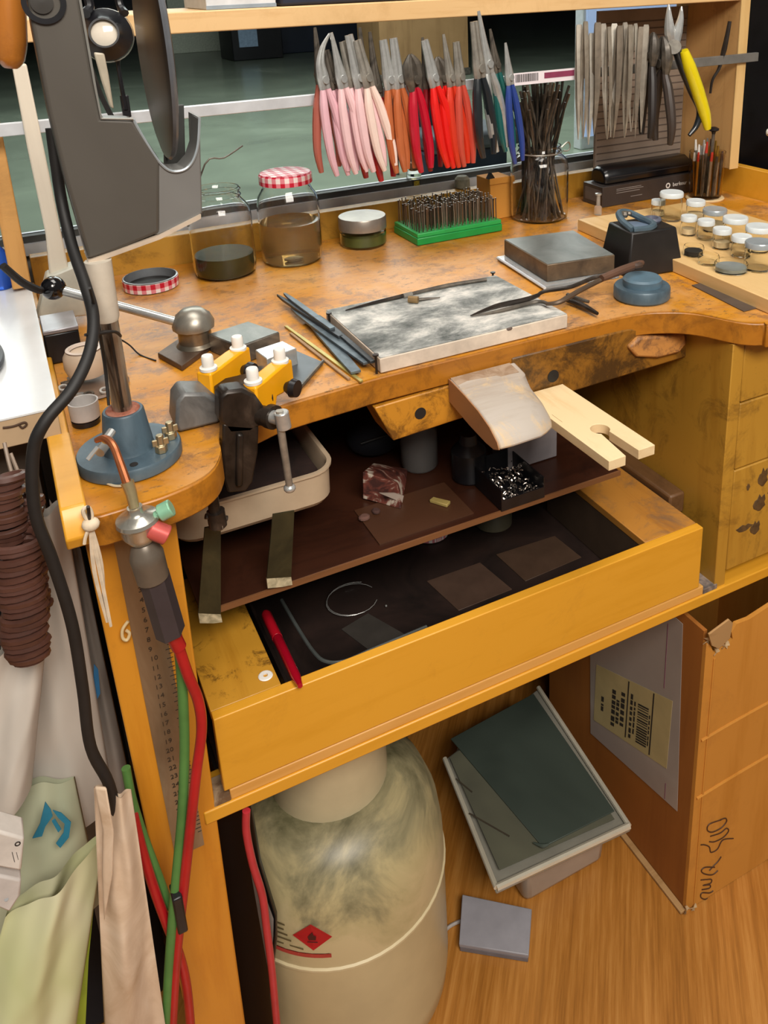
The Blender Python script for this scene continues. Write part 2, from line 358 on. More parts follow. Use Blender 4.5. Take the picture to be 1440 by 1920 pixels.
# legs and side panels
obj('leg', B().hexa([(.022, .7, FLOOR), (.072, .7, FLOOR), (.072, .76, FLOOR), (.022, .76, FLOOR)], [(.007, .7, -.031), (.082, .7, -.031), (.082, .76, -.031), (.007, .76, -.031)]), ORANGE_Z, wb, bev=.002)
obj('side_panel', B().box((.03, .762, FLOOR), (.05, 1.29, -.031)), YELLOW_Z, wb)
obj('back_panel', B().box((.05, 1.27, -.8), (1.18, 1.288, -.031)), plain('dark_ply_back', '2c2018', .7), wb)
obj('side_panel', B().box((.7385, .702, -.394), (.757, 1.268, -.031)), YELLOW_Z, wb, bev=.001)
obj('side_panel', B().box((1.165, .702, FLOOR), (1.183, 1.268, -.031)), YELLOW_Z, wb)
obj('cabinet_back', B().box((.758, 1.24, -.39), (1.164, 1.266, -.04)), YELLOW_Z, wb)
dz = [(-.0335, -.114), (-.116, -.209), (-.211, -.362)]
for z1, z0 in dz:
    d = obj('drawer', B().box((.7595, .7035, z0), (1.162, .7215, z1)).box((.77, .722, z0+.01), (1.15, 1.2, z0+.02)), YELLOW_Z, wb, bev=.0015)
    obj('finger_hole', B().cyl((.96, .7025, (z0+z1)/2-.01), (.96, .705, (z0+z1)/2-.01), .012, 16), BLACKM, d)
# knots and burn marks on the lowest drawer front are flat stains
st = plain('dark_burn_mark', '5c4220', .7, 0, .4, 60)
d = [o for o in wb.children if o.name.startswith('drawer')][-1]
for (x, z, rx, rz) in ((.812, -.237, .008, .013), (.81, -.275, .010, .012), (.786, -.243, .003, .005), (.83, -.262, .007, .005), (.785, -.305, .014, .005), (.806, -.312, .008, .010)):
    q = B(); q.rings([[Vector((x+rx*s*math.cos(a*math.pi/7)*(1+.25*math.sin(a*5.1+x*90)), .7034-e, z+rz*s*math.sin(a*math.pi/7)*(1+.3*math.cos(a*3.3)))) for a in range(14)] for s, e in ((1, 0), (.96, .0003))])
    obj('stain', q, st, d)
# front rail carrying everything, pale lip on top
obj('rail', B().box((.066, .6982, -.397), (1.18, .745, -.381)), ORANGE, wb, bev=.0015)
obj('rail_lip', B().box((.094, .7005, -.381), (.718, .716, -.368)), wood('pale_rail_lip', 'dba458', 'c88c3c', 0, None, 0, 12, .45), wb, bev=.0012)
obj('worn_end', B().box((.072, .7005, -.381), (.094, .73, -.3745)), patchy('worn_bare_wood', [(.4, '6a5038'), (.6, '9c8468')], 60, .7), wb)
obj('worn_end', B().box((.718, .7005, -.381), (.742, .73, -.3745)), patchy('worn_bare_wood_right', [(.4, '57504e'), (.6, '8c7c70')], 60, .7), wb)
obj('bottom_shelf', B().box((.088, .747, -.393), (1.16, 1.26, -.383)), DRAWERIN, wb)
# wide drawer
dr = obj('wide_drawer', B().box((.0885, .7, -.3665), (.7095, .7125, -.275)), ORANGE, wb, bev=.0012)
obj('left_cover', B().box((.0885, .713, -.287), (.160, .93, -.276)), YELLOW_Y, dr, bev=.001)
obj('right_cover', B().box((.627, .713, -.287), (.7095, .93, -.276)), wood('worn_right_cover_wood', 'b57c34', '9a6224', 1, '6a5644', .7, 12, .45, 11, .5, .66), dr, bev=.001)
obj('drawer_base', B().box((.09, .713, -.3665), (.708, 1.2, -.358)), DRAWERIN, dr)
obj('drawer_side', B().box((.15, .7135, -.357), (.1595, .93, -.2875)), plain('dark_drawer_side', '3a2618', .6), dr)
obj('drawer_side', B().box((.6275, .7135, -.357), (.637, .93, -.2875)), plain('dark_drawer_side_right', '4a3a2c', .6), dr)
tray = obj('lining_tray', B().box((.176, .722, -.3575), (.625, 1.1, -.3555)).box((.176, .722, -.3555), (.180, 1.1, -.325)).box((.176, .722, -.3555), (.56, .725, -.325)), DRAWERIN, dr, bev=.001)
obj('tray_rim', B().tube([(0.2135, 0.8962, -0.325), (0.2155, 0.8365, -0.325), (0.2188, 0.7934, -0.325), (0.2254, 0.7728, -0.325), (0.2437, 0.7625, -0.325), (0.2798, 0.7637, -0.325), (0.3488, 0.7661, -0.325)], .0022, 8, 5), plain('grey_tray_rim', '4e5250', .3), dr)
obj('wooden_slip', B().box((.16, .72, -.357), (.172, .80, -.350)), YELLOW_Y, dr)
runner = obj('drawer_runner', B().box((.712, .765, -.30), (.7375, 1.1, -.268)), wood('dark_runner_wood', '6a4a2c', '4a3018', 1, '2a1a10', .5, 12, .5), wb, bev=.003)
tag(obj('washer', B().lathe([(.0065, 0), (.0075, .0008), (.0065, .0016), (.0025, .0016), (.0025, 0)], (0.1492, 0.7312, -0.276), 20, cap=False), WHITEP), 'small white disc lying on the left drawer cover', 'disc')
# brown inner shelf
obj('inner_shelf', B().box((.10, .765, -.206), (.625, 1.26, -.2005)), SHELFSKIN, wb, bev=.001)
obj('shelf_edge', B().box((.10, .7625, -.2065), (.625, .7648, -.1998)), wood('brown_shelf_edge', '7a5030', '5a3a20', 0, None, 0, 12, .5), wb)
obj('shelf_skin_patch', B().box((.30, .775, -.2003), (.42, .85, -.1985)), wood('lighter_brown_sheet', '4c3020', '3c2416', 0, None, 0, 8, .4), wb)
# aprons below the front edge
ap = B().ext([(0.4778, 0.781, -0.0174), (0.6453, 0.781, -0.0181), (0.7492, 0.781, -0.0447), (0.7506, 0.781, -0.062), (0.7446, 0.781, -0.0779), (0.5291, 0.781, -0.0822), (0.4774, 0.781, -0.0665)], (0, .03, 0))
apo = obj('apron', ap, APRON, wb, bev=.002)
obj('apron_hole', B().cyl(Vector((0.5342, 0.781, -0.0535))+Vector((0, -.0006, 0)), Vector((0.5342, 0.781, -0.0535))+Vector((0, .002, 0)), .0078, 22), BLACKM, apo)
obj('carved_block', B().ext([(0.6415, 0.775, -0.0398), (0.6574, 0.775, -0.03), (0.7303, 0.775, -0.0413), (0.734, 0.775, -0.056), (0.7233, 0.775, -0.0661), (0.6887, 0.775, -0.0652), (0.6546, 0.775, -0.0557)], (0, .02, 0)), wood('chewed_block_wood', 'c98c48', '9a6a3c', 0, '6a4a34', .8, 14, .6, 30, .48, .6), apo, bev=.003)
ap2 = obj('apron_block', B().ext([(0.3068, 0.781, -0.0342), (0.4004, 0.781, -0.0312), (0.4218, 0.781, -0.0366), (0.4208, 0.781, -0.075), (0.3266, 0.781, -0.0796)], (0, .05, 0)), BLOCKW, wb, bev=.0015)
obj('apron_hole', B().cyl(Vector((0.36, 0.781, -0.055))+Vector((0, -.0006, 0)), Vector((0.36, 0.781, -0.055))+Vector((0, .002, 0)), .0068, 22), BLACKM, ap2)

# ---------------------------------------------------------------- upper shelf unit and magnetic bar
t = thing('shelf_unit', 'pale pine shelf on two uprights standing at the back of the bench', 'shelf', (.6, 1.2, .05))
obj('shelf_board', B().box((.02, 1.136, .3405), (1.149, 1.30, .366)), PALE_X, t, bev=.0015)
obj('upright', B().box((1.150, 1.136, .053), (1.168, 1.295, .55)), PALE_Z, t, bev=.0015)
obj('upright_edge', B().box((1.149, 1.134, .053), (1.169, 1.1358, .55)), wood('pale_upright_edge', 'dcb87c', 'c49a5c', 2, None, 0, 14, .5), t)
obj('upright', B().box((-.014, 1.16, .045), (.008, 1.29, .55)), wood('left_upright_wood', 'cf9a58', 'b27c3a', 2, '7a5730', .4, 14, .5), t, bev=.0015)
t = thing('magnetic_bar', 'long white metal magnetic tool bar screwed across the shelf uprights', 'tool bar', (.6, 1.13, .24))
obj('bar', B().box((-.03, 1.1265, .2385), (.80, 1.1335, .2535)), ALU, t, bev=.001)
obj('bar', B().box((.80, 1.1265, .2385), (1.19, 1.1335, .2535)), plain('bare_grey_bar_end', '8c8983', .4, .5), t, bev=.001)
BARY = 1.1262
l = obj('price_label', B().box((0.6929, 1.126, 0.2465), (0.6929, 1.126, 0.2465)), PAPER, t) if False else obj('price_label', B().box(((0.6929, 1.126, 0.2465)[0], 1.1255, .2385), ((0.8097, 1.126, 0.2538)[0], 1.1263, .2565)), plain('pale_label_paper', 'e9dfe4', .5, 0, .03), t)
q = B(); random.seed(3); x = (0.6984, 1.126, 0.246)[0]
while x < (0.7379, 1.126, 0.2475)[0]:
    wd = random.choice((.0006, .0009, .0013)); q.box((x, 1.1251, .243), (x+wd, 1.1256, .2545)); x += wd+random.choice((.0007, .0011))
obj('barcode', q, INK, l)
obj('printed_band', B().box(((0.7493, 1.126, 0.2466)[0], 1.1251, .245), ((0.8038, 1.126, 0.2543)[0], 1.1256, .2535)), plain('maroon_print', '8c3a58', .5), l)
# ---------------------------------------------------------------- pliers hanging on the bar
def make_pliers(mat, jaw='flat', metal=BRIGHT, spread=.010, L=.078, hl=.082, big=1.0):
    """built at the origin: pivot at z=0, jaws up, handles down, flat side facing x"""
    r = bpy.data.objects.new('pliers', None); COL.objects.link(r); W[r] = Matrix.Identity(4); r.empty_display_size = .02
    jl = .052*big
    for s in (-1, 1):
        q = B()
        if jaw == 'bent': ps = [(0, s*.004, -.012), (0, s*.004, .004), (0, s*.003+.001, .022), (0, .010+s*.0015, .040), (0, .026+s*.0008, .054)]; rr = [.0042, .005, .0036, .0026, .0012]
        elif jaw == 'needle': ps = [(0, s*.004, -.012), (0, s*.0035, .004), (0, s*.0022, .026), (0, s*.0010, jl+.008)]; rr = [.0042, .005, .0032, .0012]
        elif jaw == 'cutter': ps = [(0, s*.006, -.012), (0, s*.008, .004), (0, s*.007, .018), (0, s*.001, .030)]; rr = [.004, .007, .0065, .0015]
        else: ps = [(0, s*.0045, -.012), (0, s*.004, .004), (0, s*.0034, .026), (0, s*.0028, jl-.004)]; rr = [.0042, .0054, .0038, .0030]
        q.tube([tuple(c*big if i else c for i, c in enumerate(p)) for p in ps], [v*big for v in rr], 8, 4)
        obj('jaw', q, metal, r)
        h = B(); h.tube([(0, s*.004*big, -.010), (0, s*.006*big, -.022), (0, s*(.008*big+spread*.4), -.045), (0, s*(.009*big+spread), -.045-hl*.6), (0, s*(.006*big+spread), -.045-hl)],
                        [.0034*big, .0046*big, .0058*big, .0062*big, .0052*big, .0034*big], 10, 5)
        obj('handle', h, mat, r)
    obj('pivot', B().cyl((-.0065*big, 0, 0), (.0065*big, 0, 0), .0052*big, 14), metal, r)
    return r
def pm(name, c, rough=.28): return plain(name, c, rough, 0, .06, 20, coat=.4)
PINKM = pm('pink_grip', 'dfb0ba'); PINK2 = pm('pale_pink_grip', 'e9c2c4'); WPINK = pm('ivory_pink_grip', 'eed4c8')
CRIM = pm('crimson_grip', 'a4101e'); DRED = pm('dark_red_grip', '7c0e18'); BRED = pm('bright_red_grip', 'e01a14'); ORG = pm('orange_grip', 'b9653a')
ORED = pm('orange_red_grip', 'd0341c'); CORAL = pm('coral_grip', 'c24a3a'); BRK = pm('faded_brick_grip', 'a55a4c'); RASP = pm('raspberry_grip', 'b8142c')
BLKG = pm('black_grip', '1d2226'); TEAL = pm('teal_grip', '1e5a56'); BLUEG = pm('blue_grip', '2c4288'); YELG = pm('yellow_grip', 'e2cf12')
GRP = 'pliers hanging on the magnetic bar'
PL = [ # pixel-free: x on bar, pivot z, turn about z (deg), lean, material, jaw, metal, label
 ((0.3929, 1.118, 0.2792), 62, 2, BRK, 'needle', DSTEEL, 'faded brick-red handled pliers hanging behind the bent-nose pair, leftmost', .012, 1),
 ((0.3911, 1.102, 0.2739), 70, 8, PINKM, 'bent', BRIGHT, 'pink pliers with bent silver nose, leftmost pink pair on the bar', .004, 1),
 ((0.4078, 1.112, 0.2703), 66, 9, PINKM, 'flat', DSTEEL, 'pink pliers with short dark jaws just right of the bent-nose pair', .004, .92),
 ((0.4154, 1.1, 0.2734), 70, 9, PINK2, 'needle', BRIGHT, 'pink pliers with slim pointed silver jaws, third pink pair from left', .004, 1),
 ((0.432, 1.108, 0.2728), 66, 10, PINK2, 'flat', STEEL, 'pale pink pliers with square grey jaws in the middle of the pink row', .005, 1),
 ((0.4394, 1.1, 0.2729), 70, 10, PINK2, 'flat', BRIGHT, 'pale pink pliers with long flat bright jaws, right of the square-jawed pair', .004, 1.08),
 ((0.4542, 1.115, 0.2641), 60, 2, DRED, 'needle', DSTEEL, 'dark red handled pliers hanging behind the ivory-pink pair', .010, 1.1),
 ((0.4499, 1.096, 0.2724), 74, 12, WPINK, 'flat', STEEL, 'ivory-pink pliers with square jaws, rightmost of the pink row', .004, 1.02),
 ((0.4708, 1.115, 0.2556), 66, 4, CRIM, 'needle', DSTEEL, 'crimson pliers hanging lowest, between the pink and orange pairs', .006, 1.12),
 ((0.4848, 1.104, 0.2661), 72, 6, ORG, 'flat', BRIGHT, 'orange-handled pliers with rounded jaws, left one of the two orange pairs', .004, 1.05),
 ((0.499, 1.104, 0.2663), 72, 5, ORG, 'flat', BRIGHT, 'orange-handled pliers with rounded jaws, right one of the two orange pairs', .003, 1.06),
 ((0.5202, 1.1, 0.2635), 66, 6, RASP, 'cutter', DSTEEL, 'raspberry red cutters with dark jaws, right of the orange pairs', .004, 1.15),
 ((0.547, 1.115, 0.2601), 64, 4, DRED, 'needle', DSTEEL, 'maroon pliers half hidden between the raspberry and bright red pairs', .006, .98),
 ((0.5486, 1.098, 0.2643), 70, 12, BRED, 'flat', BRIGHT, 'bright red pliers with shiny slanting handle near middle of bar', .004, 1.04),
 ((0.5658, 1.106, 0.2608), 68, 10, BRED, 'cutter', DSTEEL, 'bright red cutters with highlighted handle just right of the slanting red pair', .004, 1.02),
 ((0.5782, 1.104, 0.2614), 70, 8, ORED, 'needle', STEEL, 'orange-red pliers between the bright red cutters and coral pair', .004, 1.0),
 ((0.5934, 1.104, 0.2616), 70, 5, CORAL, 'flat', STEEL, 'coral red pliers, rightmost of the red row', .004, 1.0),
 ((0.6212, 1.098, 0.2717), 74, 6, BLKG, 'flat', STEEL, 'black-handled pliers with broad grey jaws, hanging right of red row', .004, 1.15),
 ((0.6398, 1.106, 0.2757), 74, 10, BRIGHT, 'needle', BRIGHT, 'all-metal silver pliers hanging beside the black-handled pair', .004, 1.12),
 ((0.6574, 1.112, 0.2725), 74, 10, TEAL, 'needle', DSTEEL, 'teal-handled pliers with thin dark jaws left of the barcode label', .004, .92),
 ((0.6748, 1.104, 0.2544), 74, 7, BLUEG, 'needle', BRIGHT, 'blue-handled pliers with brass-coloured pivot and long thin jaws', .003, .9),
]
for loc, turn, lean, mat, jaw, met, lab, spr, big in PL:
    r = make_pliers(mat, jaw, met, spr, big=big)
    r.location = loc; r.rotation_euler = (Matrix.Rotation(math.radians(-lean), 4, 'Y') @ rotz(math.radians(-turn))).to_euler()
    tag(r, lab, 'pliers', GRP)
# big cutters at the right end
r = make_pliers(plain('brown_black_grip', '3a302a', .5), 'cutter', DSTEEL, .013, big=1.35); r.location = (0.9557, 1.1, 0.2546); r.rotation_euler = (0, math.radians(-3), math.radians(-8))
tag(r, 'large brown-black handled end cutters hanging right of the tweezers', 'pliers', GRP)
r = make_pliers(plain('black_brown_grip', '26201e', .5), 'cutter', DSTEEL, .012, big=1.2); r.location = (0.9427, 1.112, 0.2654); r.rotation_euler = (0, math.radians(2), math.radians(-20))
tag(r, 'smaller blackened cutters hanging half behind the brown-black end cutters', 'pliers', GRP)
r = bpy.data.objects.new('wire_cutters', None); COL.objects.link(r); r.location = (0.9722, 1.09, 0.2811); W[r] = Matrix.Translation(r.location)
q = B(); q.tube([(0.966, 1.09, 0.2774), (0.9579, 1.09, 0.3021), (0.9545, 1.09, 0.3222), (0.9531, 1.09, 0.3435)], [.007, .009, .006, .0014], 10, 4); obj('jaw', q, BRIGHT, r)
q = B(); q.tube([(0.9646, 1.086, 0.2777), (0.9694, 1.086, 0.3016), (0.9745, 1.086, 0.3213), (0.9753, 1.086, 0.3395)], [.007, .008, .005, .0012], 10, 4); obj('jaw', q, BRIGHT, r)
obj('pivot', B().cyl((0.9591, 1.08, 0.28), (0.9751, 1.098, 0.278), .011, 18), STEEL, r)
q = B(); q.tube([(0.9844, 1.086, 0.2723), (0.9972, 1.086, 0.2468), (1.018, 1.086, 0.2073), (1.037, 1.086, 0.1669), (1.045, 1.086, 0.1424)], [.007, .0108, .0108, .0095, .0055], 12, 5); obj('handle', q, YELG, r)['label'] = 'yellow insulated handle'
q = B(); q.tube([(0.9761, 1.094, 0.2749), (0.9912, 1.094, 0.2466), (1.014, 1.094, 0.2069), (1.033, 1.094, 0.1751), (1.028, 1.094, 0.1494), (1.013, 1.094, 0.1343)], [.007, .0080, .0072, .006, .005, .003], 12, 5); obj('handle', q, BLKG, r)['label'] = 'black handle'
tag(r, 'large wire cutters with one yellow and one black handle at bar end', 'pliers', GRP)
# bent wire hook on the upright
tag(obj('wire_hook', B().tube([(1.119, 1.128, 0.3085), (1.114, 1.128, 0.2787), (1.111, 1.13, 0.257), (1.104, 1.13, 0.233), (1.091, 1.13, 0.2145), (1.088, 1.13, 0.1925)], [.003, .0045, .0025, .002], 8, 5), BLKMET), 'dark bent iron hook hanging over the bar on the right upright', 'hook')
# tweezers: joined at the top, points down
def make_tweezers(mat, L, wd):
    r = bpy.data.objects.new('tweezers', None); COL.objects.link(r); W[r] = Matrix.Identity(4); r.empty_display_size = .02
    for s in (-1, 1):
        q = B(); R = []
        for z, off, w_, th in ((0, .0006, wd*.8, .0008), (-.02*L, .001, wd, .0008), (-.3*L, .0042, wd, .0008), (-.62*L, .0058, wd*.8, .0009), (-.85*L, .003, wd*.42, .0009), (-L, .0005, wd*.1, .0006)):
            y = s*off
            R.append([Vector((-w_/2, y-th/2, z)), Vector((w_/2, y-th/2, z)), Vector((w_/2, y+th/2, z)), Vector((-w_/2, y+th/2, z))])
        obj('arm', q.rings(R), mat, r)
    return r
TW = [patchy('tweezers_steel_%d' % i, [(.3, a), (.7, b)], 30, .4, .35) for i, (a, b) in enumerate((('9a9286', 'c4bcae'), ('847a6c', 'aca292'), ('a8a298', 'd0cabc'), ('6e655a', '968a7a')))]
random.seed(11)
desc = ['slim bright', 'broad grey', 'dull brownish', 'pale steel', 'narrow dark']
spots = [(1086, 48, 282), (1098, 42, 284), (1108, 66, 280), (1120, 44, 286), (1131, 42, 282), (1141, 50, 284), (1152, 44, 280), (1162, 48, 284), (1172, 42, 278), (1182, 46, 282), (1192, 44, 272), (1202, 50, 268), (1212, 46, 262)]
TWX = [(0.8035, 1.114, 0.3208), (0.8078, 1.104, 0.3255), (0.8278, 1.116, 0.307), (0.8303, 1.104, 0.3228), (0.8488, 1.114, 0.3199), (0.8497, 1.102, 0.3156), (0.8697, 1.115, 0.3188), (0.8706, 1.103, 0.316), (0.8901, 1.115, 0.3193), (0.89, 1.102, 0.3165), (0.9092, 1.113, 0.3167), (0.9125, 1.104, 0.3121), (0.9311, 1.114, 0.3139)]
ords = ['first', 'second', 'third', 'fourth', 'fifth', 'sixth', 'seventh', 'eighth', 'ninth', 'tenth', 'eleventh', 'twelfth', 'thirteenth']
for i, loc in enumerate(TWX):
    L = random.uniform(.168, .180); r = make_tweezers(TW[i % 4], L, random.uniform(.0075, .0105)); r.location = loc
    r.rotation_euler = (math.radians(random.uniform(-1, 1)), math.radians(random.uniform(-3, 2)), math.radians(random.uniform(-65, 25)))
    tag(r, '%s steel tweezers with points down, %s from the left in the tweezer row' % (desc[i % 5], ords[i]), 'tweezers', 'tweezers hanging on the magnetic bar')
# ruled card behind the tweezers
t = thing('tool_card', 'brown-grey card with ruled lines leaning behind the tweezers', 'card', (1.02, 1.25, .06))
obj('card', B().box((.95, 1.262, .056), (1.149, 1.268, .33)), patchy('brown_grey_card', [(.3, '7d6e60'), (.7, '95867a')], 6, .7), t, bev=.0005)
for z in [.07+.0125*i for i in range(20)]: obj('ruled_line', B().box((.953, 1.2612, z), (1.147, 1.262, z+.0018)), plain('ruled_line', '5c5048', .7), t) if z < .32 else None
# goods on top of the shelf
t = thing('white_box', 'white cardboard box lying on the pine shelf above the jars', 'box', (.33, 1.2, .366))
obj('body', B().box((.262, 1.15, .3665), (.352, 1.28, .43)), plain('white_box_card', 'd2d6da', .5), t, bev=.001)
obj('base_band', B().box((.2618, 1.1495, .3665), (.3522, 1.1499, .371)), plain('grey_band', '8a98a4', .5), t)
t = thing('navy_case', 'dark navy case lying on the pine shelf right of the white box', 'case', (.45, 1.2, .366))
obj('body', B().box((.357, 1.148, .3665), (.64, 1.28, .42)), plain('navy_case_shell', '22283a', .45), t, bev=.004)
obj('lid_seam', B().box((.3565, 1.1475, .39), (.6405, 1.1482, .3915)), BLACKP, t)
t = thing('green_box', 'low olive green box on the shelf above the black-handled pliers', 'box', (.72, 1.2, .366))
obj('body', B().box((.655, 1.148, .3665), (.80, 1.28, .40)), plain('olive_card', '5f6a3e', .6), t, bev=.001)
obj('flap', B().box((.654, 1.147, .385), (.801, 1.1478, .40)), plain('olive_card_flap', '6c7746', .6), t)
# ---------------------------------------------------------------- glass jars
def jar(name, c, prof, label, cat, liquid=None, lmat=None, gm=GLASS, group=None, th=.0018):
    t = thing(name, label, cat, c, group)
    out = [(r, z) for r, z in prof]; inn = [(max(r-th, .001), z) for r, z in prof[::-1]]; inn[-1] = (inn[-1][0], prof[0][1]+.003)
    q = B(); q.lathe(out+inn, c, 36, cap=False)
    n = 36; m = len(out+inn)
    q.f.append(tuple(range(n))[::-1]); q.f.append(tuple((m-1)*n+k for k in range(n)))
    obj('glass', q, gm, t)
    if liquid: obj('liquid', B().lathe([(r-th-.0004, z) for r, z in liquid], c, 32), lmat, t)
    return t
OILY = patchy('murky_olive_liquid', [(.3, '33341a'), (.7, '474726')], 20, .55, 0, 4, 0, spec=.1); HONEY = glass('clear_yellow_liquid', 'f2deac', .02, 1.2, .08)
JC = (.262, 1.215, .0005)
t = jar('open_jar', JC, [(.036, 0), (.043, .004), (.0445, .012), (.0445, .085), (.042, .098), (.033, .109), (.031, .112), (.033, .115), (.031, .119), (.033, .123), (.031, .126)],
    'tall open screw-neck glass jar with murky olive liquid and a wire in it', 'jar', [(.041, .0035), (.0435, .01), (.0435, .031)], OILY)
tag(obj('wire', B().tube([(0.2165, 1.215, 0.0771), (0.2502, 1.215, 0.1611), (0.2775, 1.215, 0.1668), (0.3054, 1.215, 0.1808)], .0012, 6, 4), DSTEEL), 'thin dark wire sticking out of the open glass jar', 'wire')
JG = (.364, 1.22, .0005)
t = jar('lidded_jar', JG, [(.034, 0), (.043, .004), (.0455, .018), (.0455, .085), (.043, .100), (.037, .109), (.035, .114), (.035, .118)],
    'glass jar with red gingham screw lid and pale yellow liquid', 'jar', [(.0415, .0035), (.0450, .018), (.0450, .062)], HONEY)
l = obj('lid', B().lathe([(.037, .1185), (.0385, .119), (.0385, .1315), (.036, .134), (.001, .1345)], JG, 36), GINGS, t)
obj('lid_top', B().lathe([(.0365, .1342), (.034, .1352), (.001, .1356)], JG, 36), GING, l)
obj('sediment', B().ball((.364, 1.215, .007), .01, 10, (1.3, 1, .35)), DSTEEL, t)
JT = (.486, 1.238, .0005)
t = jar('low_jar', JT, [(.034, 0), (.0365, .004), (.0365, .022), (.034, .025)], 'low round glass pot with green contents and flat brushed grey lid', 'jar',
    [(.0362, .0035), (.0362, .018)], plain('green_cream', '55612c', .4))
obj('lid', B().lathe([(.0355, .0265), (.0375, .027), (.0375, .045), (.0365, .0465), (.001, .047)], JT, 36), plain('brushed_grey_lid', '9c9389', .35, .6), t)
# open lid lying on its side near the machine pole
t = thing('jar_lid', 'upturned gingham jar lid with grey inside lying behind the drill pole', 'lid', (.157, 1.215, 0))
LC = (.157, 1.215, .0005)
q = B().lathe([(.001, 0), (.034, 0), (.037, .002), (.037, .015), (.036, .0155), (.035, .0155), (.035, .003), (.001, .003)], LC, 40, cap=False)
obj('shell', q, plain('grey_lid_inside', '8f9296', .35, .5), t)
obj('rim', B().lathe([(.0374, .001), (.0376, .0135), (.0371, .0138), (.0370, .001)], LC, 40, cap=False), GINGS, t)
obj('liner', B().lathe([(.033, .0032), (.033, .0042), (.001, .0042)], LC, 32), BLACKM, t)
# ---------------------------------------------------------------- bur stand
t = thing('bur_stand', 'green plastic bur stand packed with rows of burs', 'tool stand', (.63, 1.235, 0))
GRN = plain('green_plastic', '1c9444', .35, 0, .08)
x0, x1, y0, y1 = .552, .705, 1.179, 1.268
obj('base', B().box((x0, y0, .0005), (x1, y1, .0125)), GRN, t, bev=.0015)
obj('rim', B().box((x0+.001, y0+.001, .0128), (x1-.001, y1-.001, .0195)), plain('green_plastic_upper', '2aa452', .3, 0, .08), t, bev=.001)
obj('groove', B().box((x0+.0015, y0+.0015, .0124), (x1-.0015, y1-.0015, .0129)), plain('dark_green', '0c5a28', .4), t)
BURM = [plain('bur_steel_brown', '7a6653', .4, .7), plain('bur_steel_grey', '9a938a', .35, .8), plain('bur_steel_dark', '4f453c', .45, .7)]
random.seed(5)
protos = []
for k in range(3):
    q = B(); H = (.034, .038, .031)[k]
    q.cyl((0, 0, 0), (0, 0, H), .00095, 6); q.ball((0, 0, H+.001), (.0017, .0013, .0021)[k], 6, (1, 1, 1.5))
    protos.append(_mesh('bur', q, BURM[k], 40))
for i in range(21):
    for j in range(10):
        if random.random() < .06: continue
        o = bpy.data.objects.new('bur', protos[random.randrange(3)]); COL.objects.link(o)
        o.location = (x0+.007+i*(x1-x0-.014)/20+random.uniform(-.0004, .0004), y0+.007+j*(y1-y0-.014)/9, .0196-.0002)
        o.rotation_euler = (random.uniform(-.03, .03), random.uniform(-.03, .03), 0)
        tag(o, 'thin steel rotary bur standing in the green stand', 'bur', 'burs in the green stand')
# small corked bottle standing on the ledge behind the burs
t = thing('corked_bottle', 'tiny clear bottle with cork and yellow flakes behind the bur stand', 'bottle', (0.6362, 1.362, 0.046))
bc = (0.6362, 1.362, 0.046)
q = B().lathe([(.0115, 0), (.013, .0015), (.013, .027), (.008, .032), (.008, .037)], bc, 20); obj('glass', q, glass('bottle_glass', 'f4f4ea', .02, 1.2), t)
obj('flakes', B().lathe([(.0115, .002), (.0115, .014), (.001, .017)], bc, 14), patchy('yellow_flakes', [(.4, 'a89030'), (.6, 'd8c848')], 300, .4, .3), t)
obj('cork', B().lathe([(.0075, .031), (.0088, .044), (.0082, .0448)], bc, 16), plain('cork', 'a07a5a', .8), t)
t = thing('putty_lump', 'grey rounded putty lump standing on the ledge right of the corked bottle', 'lump', (0.7092, 1.32, 0.046))
bc = (0.7053, 1.313, 0.046)
obj('lump', B().lathe([(.012, 0), (.0135, .002), (.013, .016), (.009, .021), (.001, .022)], bc, 18), patchy('grey_putty', [(.3, '6c6a5c'), (.6, '8c8a78')], 60, .7), t)
t = thing('kraft_box', 'small brown kraft box standing between bur stand and file jar', 'box', (.742, 1.27, 0))
obj('body', B().box((.722, 1.245, .0005), (.766, 1.292, .07)), CARD, t, bev=.001)
obj('flap', B().box((.720, 1.243, .062), (.768, 1.2448, .0725)), CARD, t)
obj('clip', B().ext([(.718, 1.243, .072), (.724, 1.243, .082), (.73, 1.243, .073)], (0, .01, 0)), BLACKP, t)
# ---------------------------------------------------------------- wire-bail jar full of needle files
FC = (.80, 1.215, .0005)
t = jar('file_jar', FC, [(.043, 0), (.0475, .004), (.0485, .012), (.0485, .088), (.045, .102), (.036, .110), (.034, .113), (.036, .116), (.034, .120), (.036, .124)],
    'wire-bail glass jar crammed with needle files', 'jar')
obj('wire_bail', B().lathe([(.0372, .112), (.0382, .1132), (.0372, .1144), (.0366, .1132)], FC, 32, cap=False).tube([(FC[0]+.037, FC[1]-.01, .118), (FC[0]+.048, FC[1]-.012, .126), (FC[0]+.053, FC[1]-.012, .120), (FC[0]+.05, FC[1]-.012, .112), (FC[0]+.041, FC[1]-.01, .112)], .0013, 6, 5), STEEL, t)
random.seed(21)
fm = [patchy('file_steel_%d' % i, [(.3, a), (.7, b)], 60, .45, .7) for i, (a, b) in enumerate((('4a4440', '6e665e'), ('63594e', '8c8072'), ('34322f', '55504a')))]
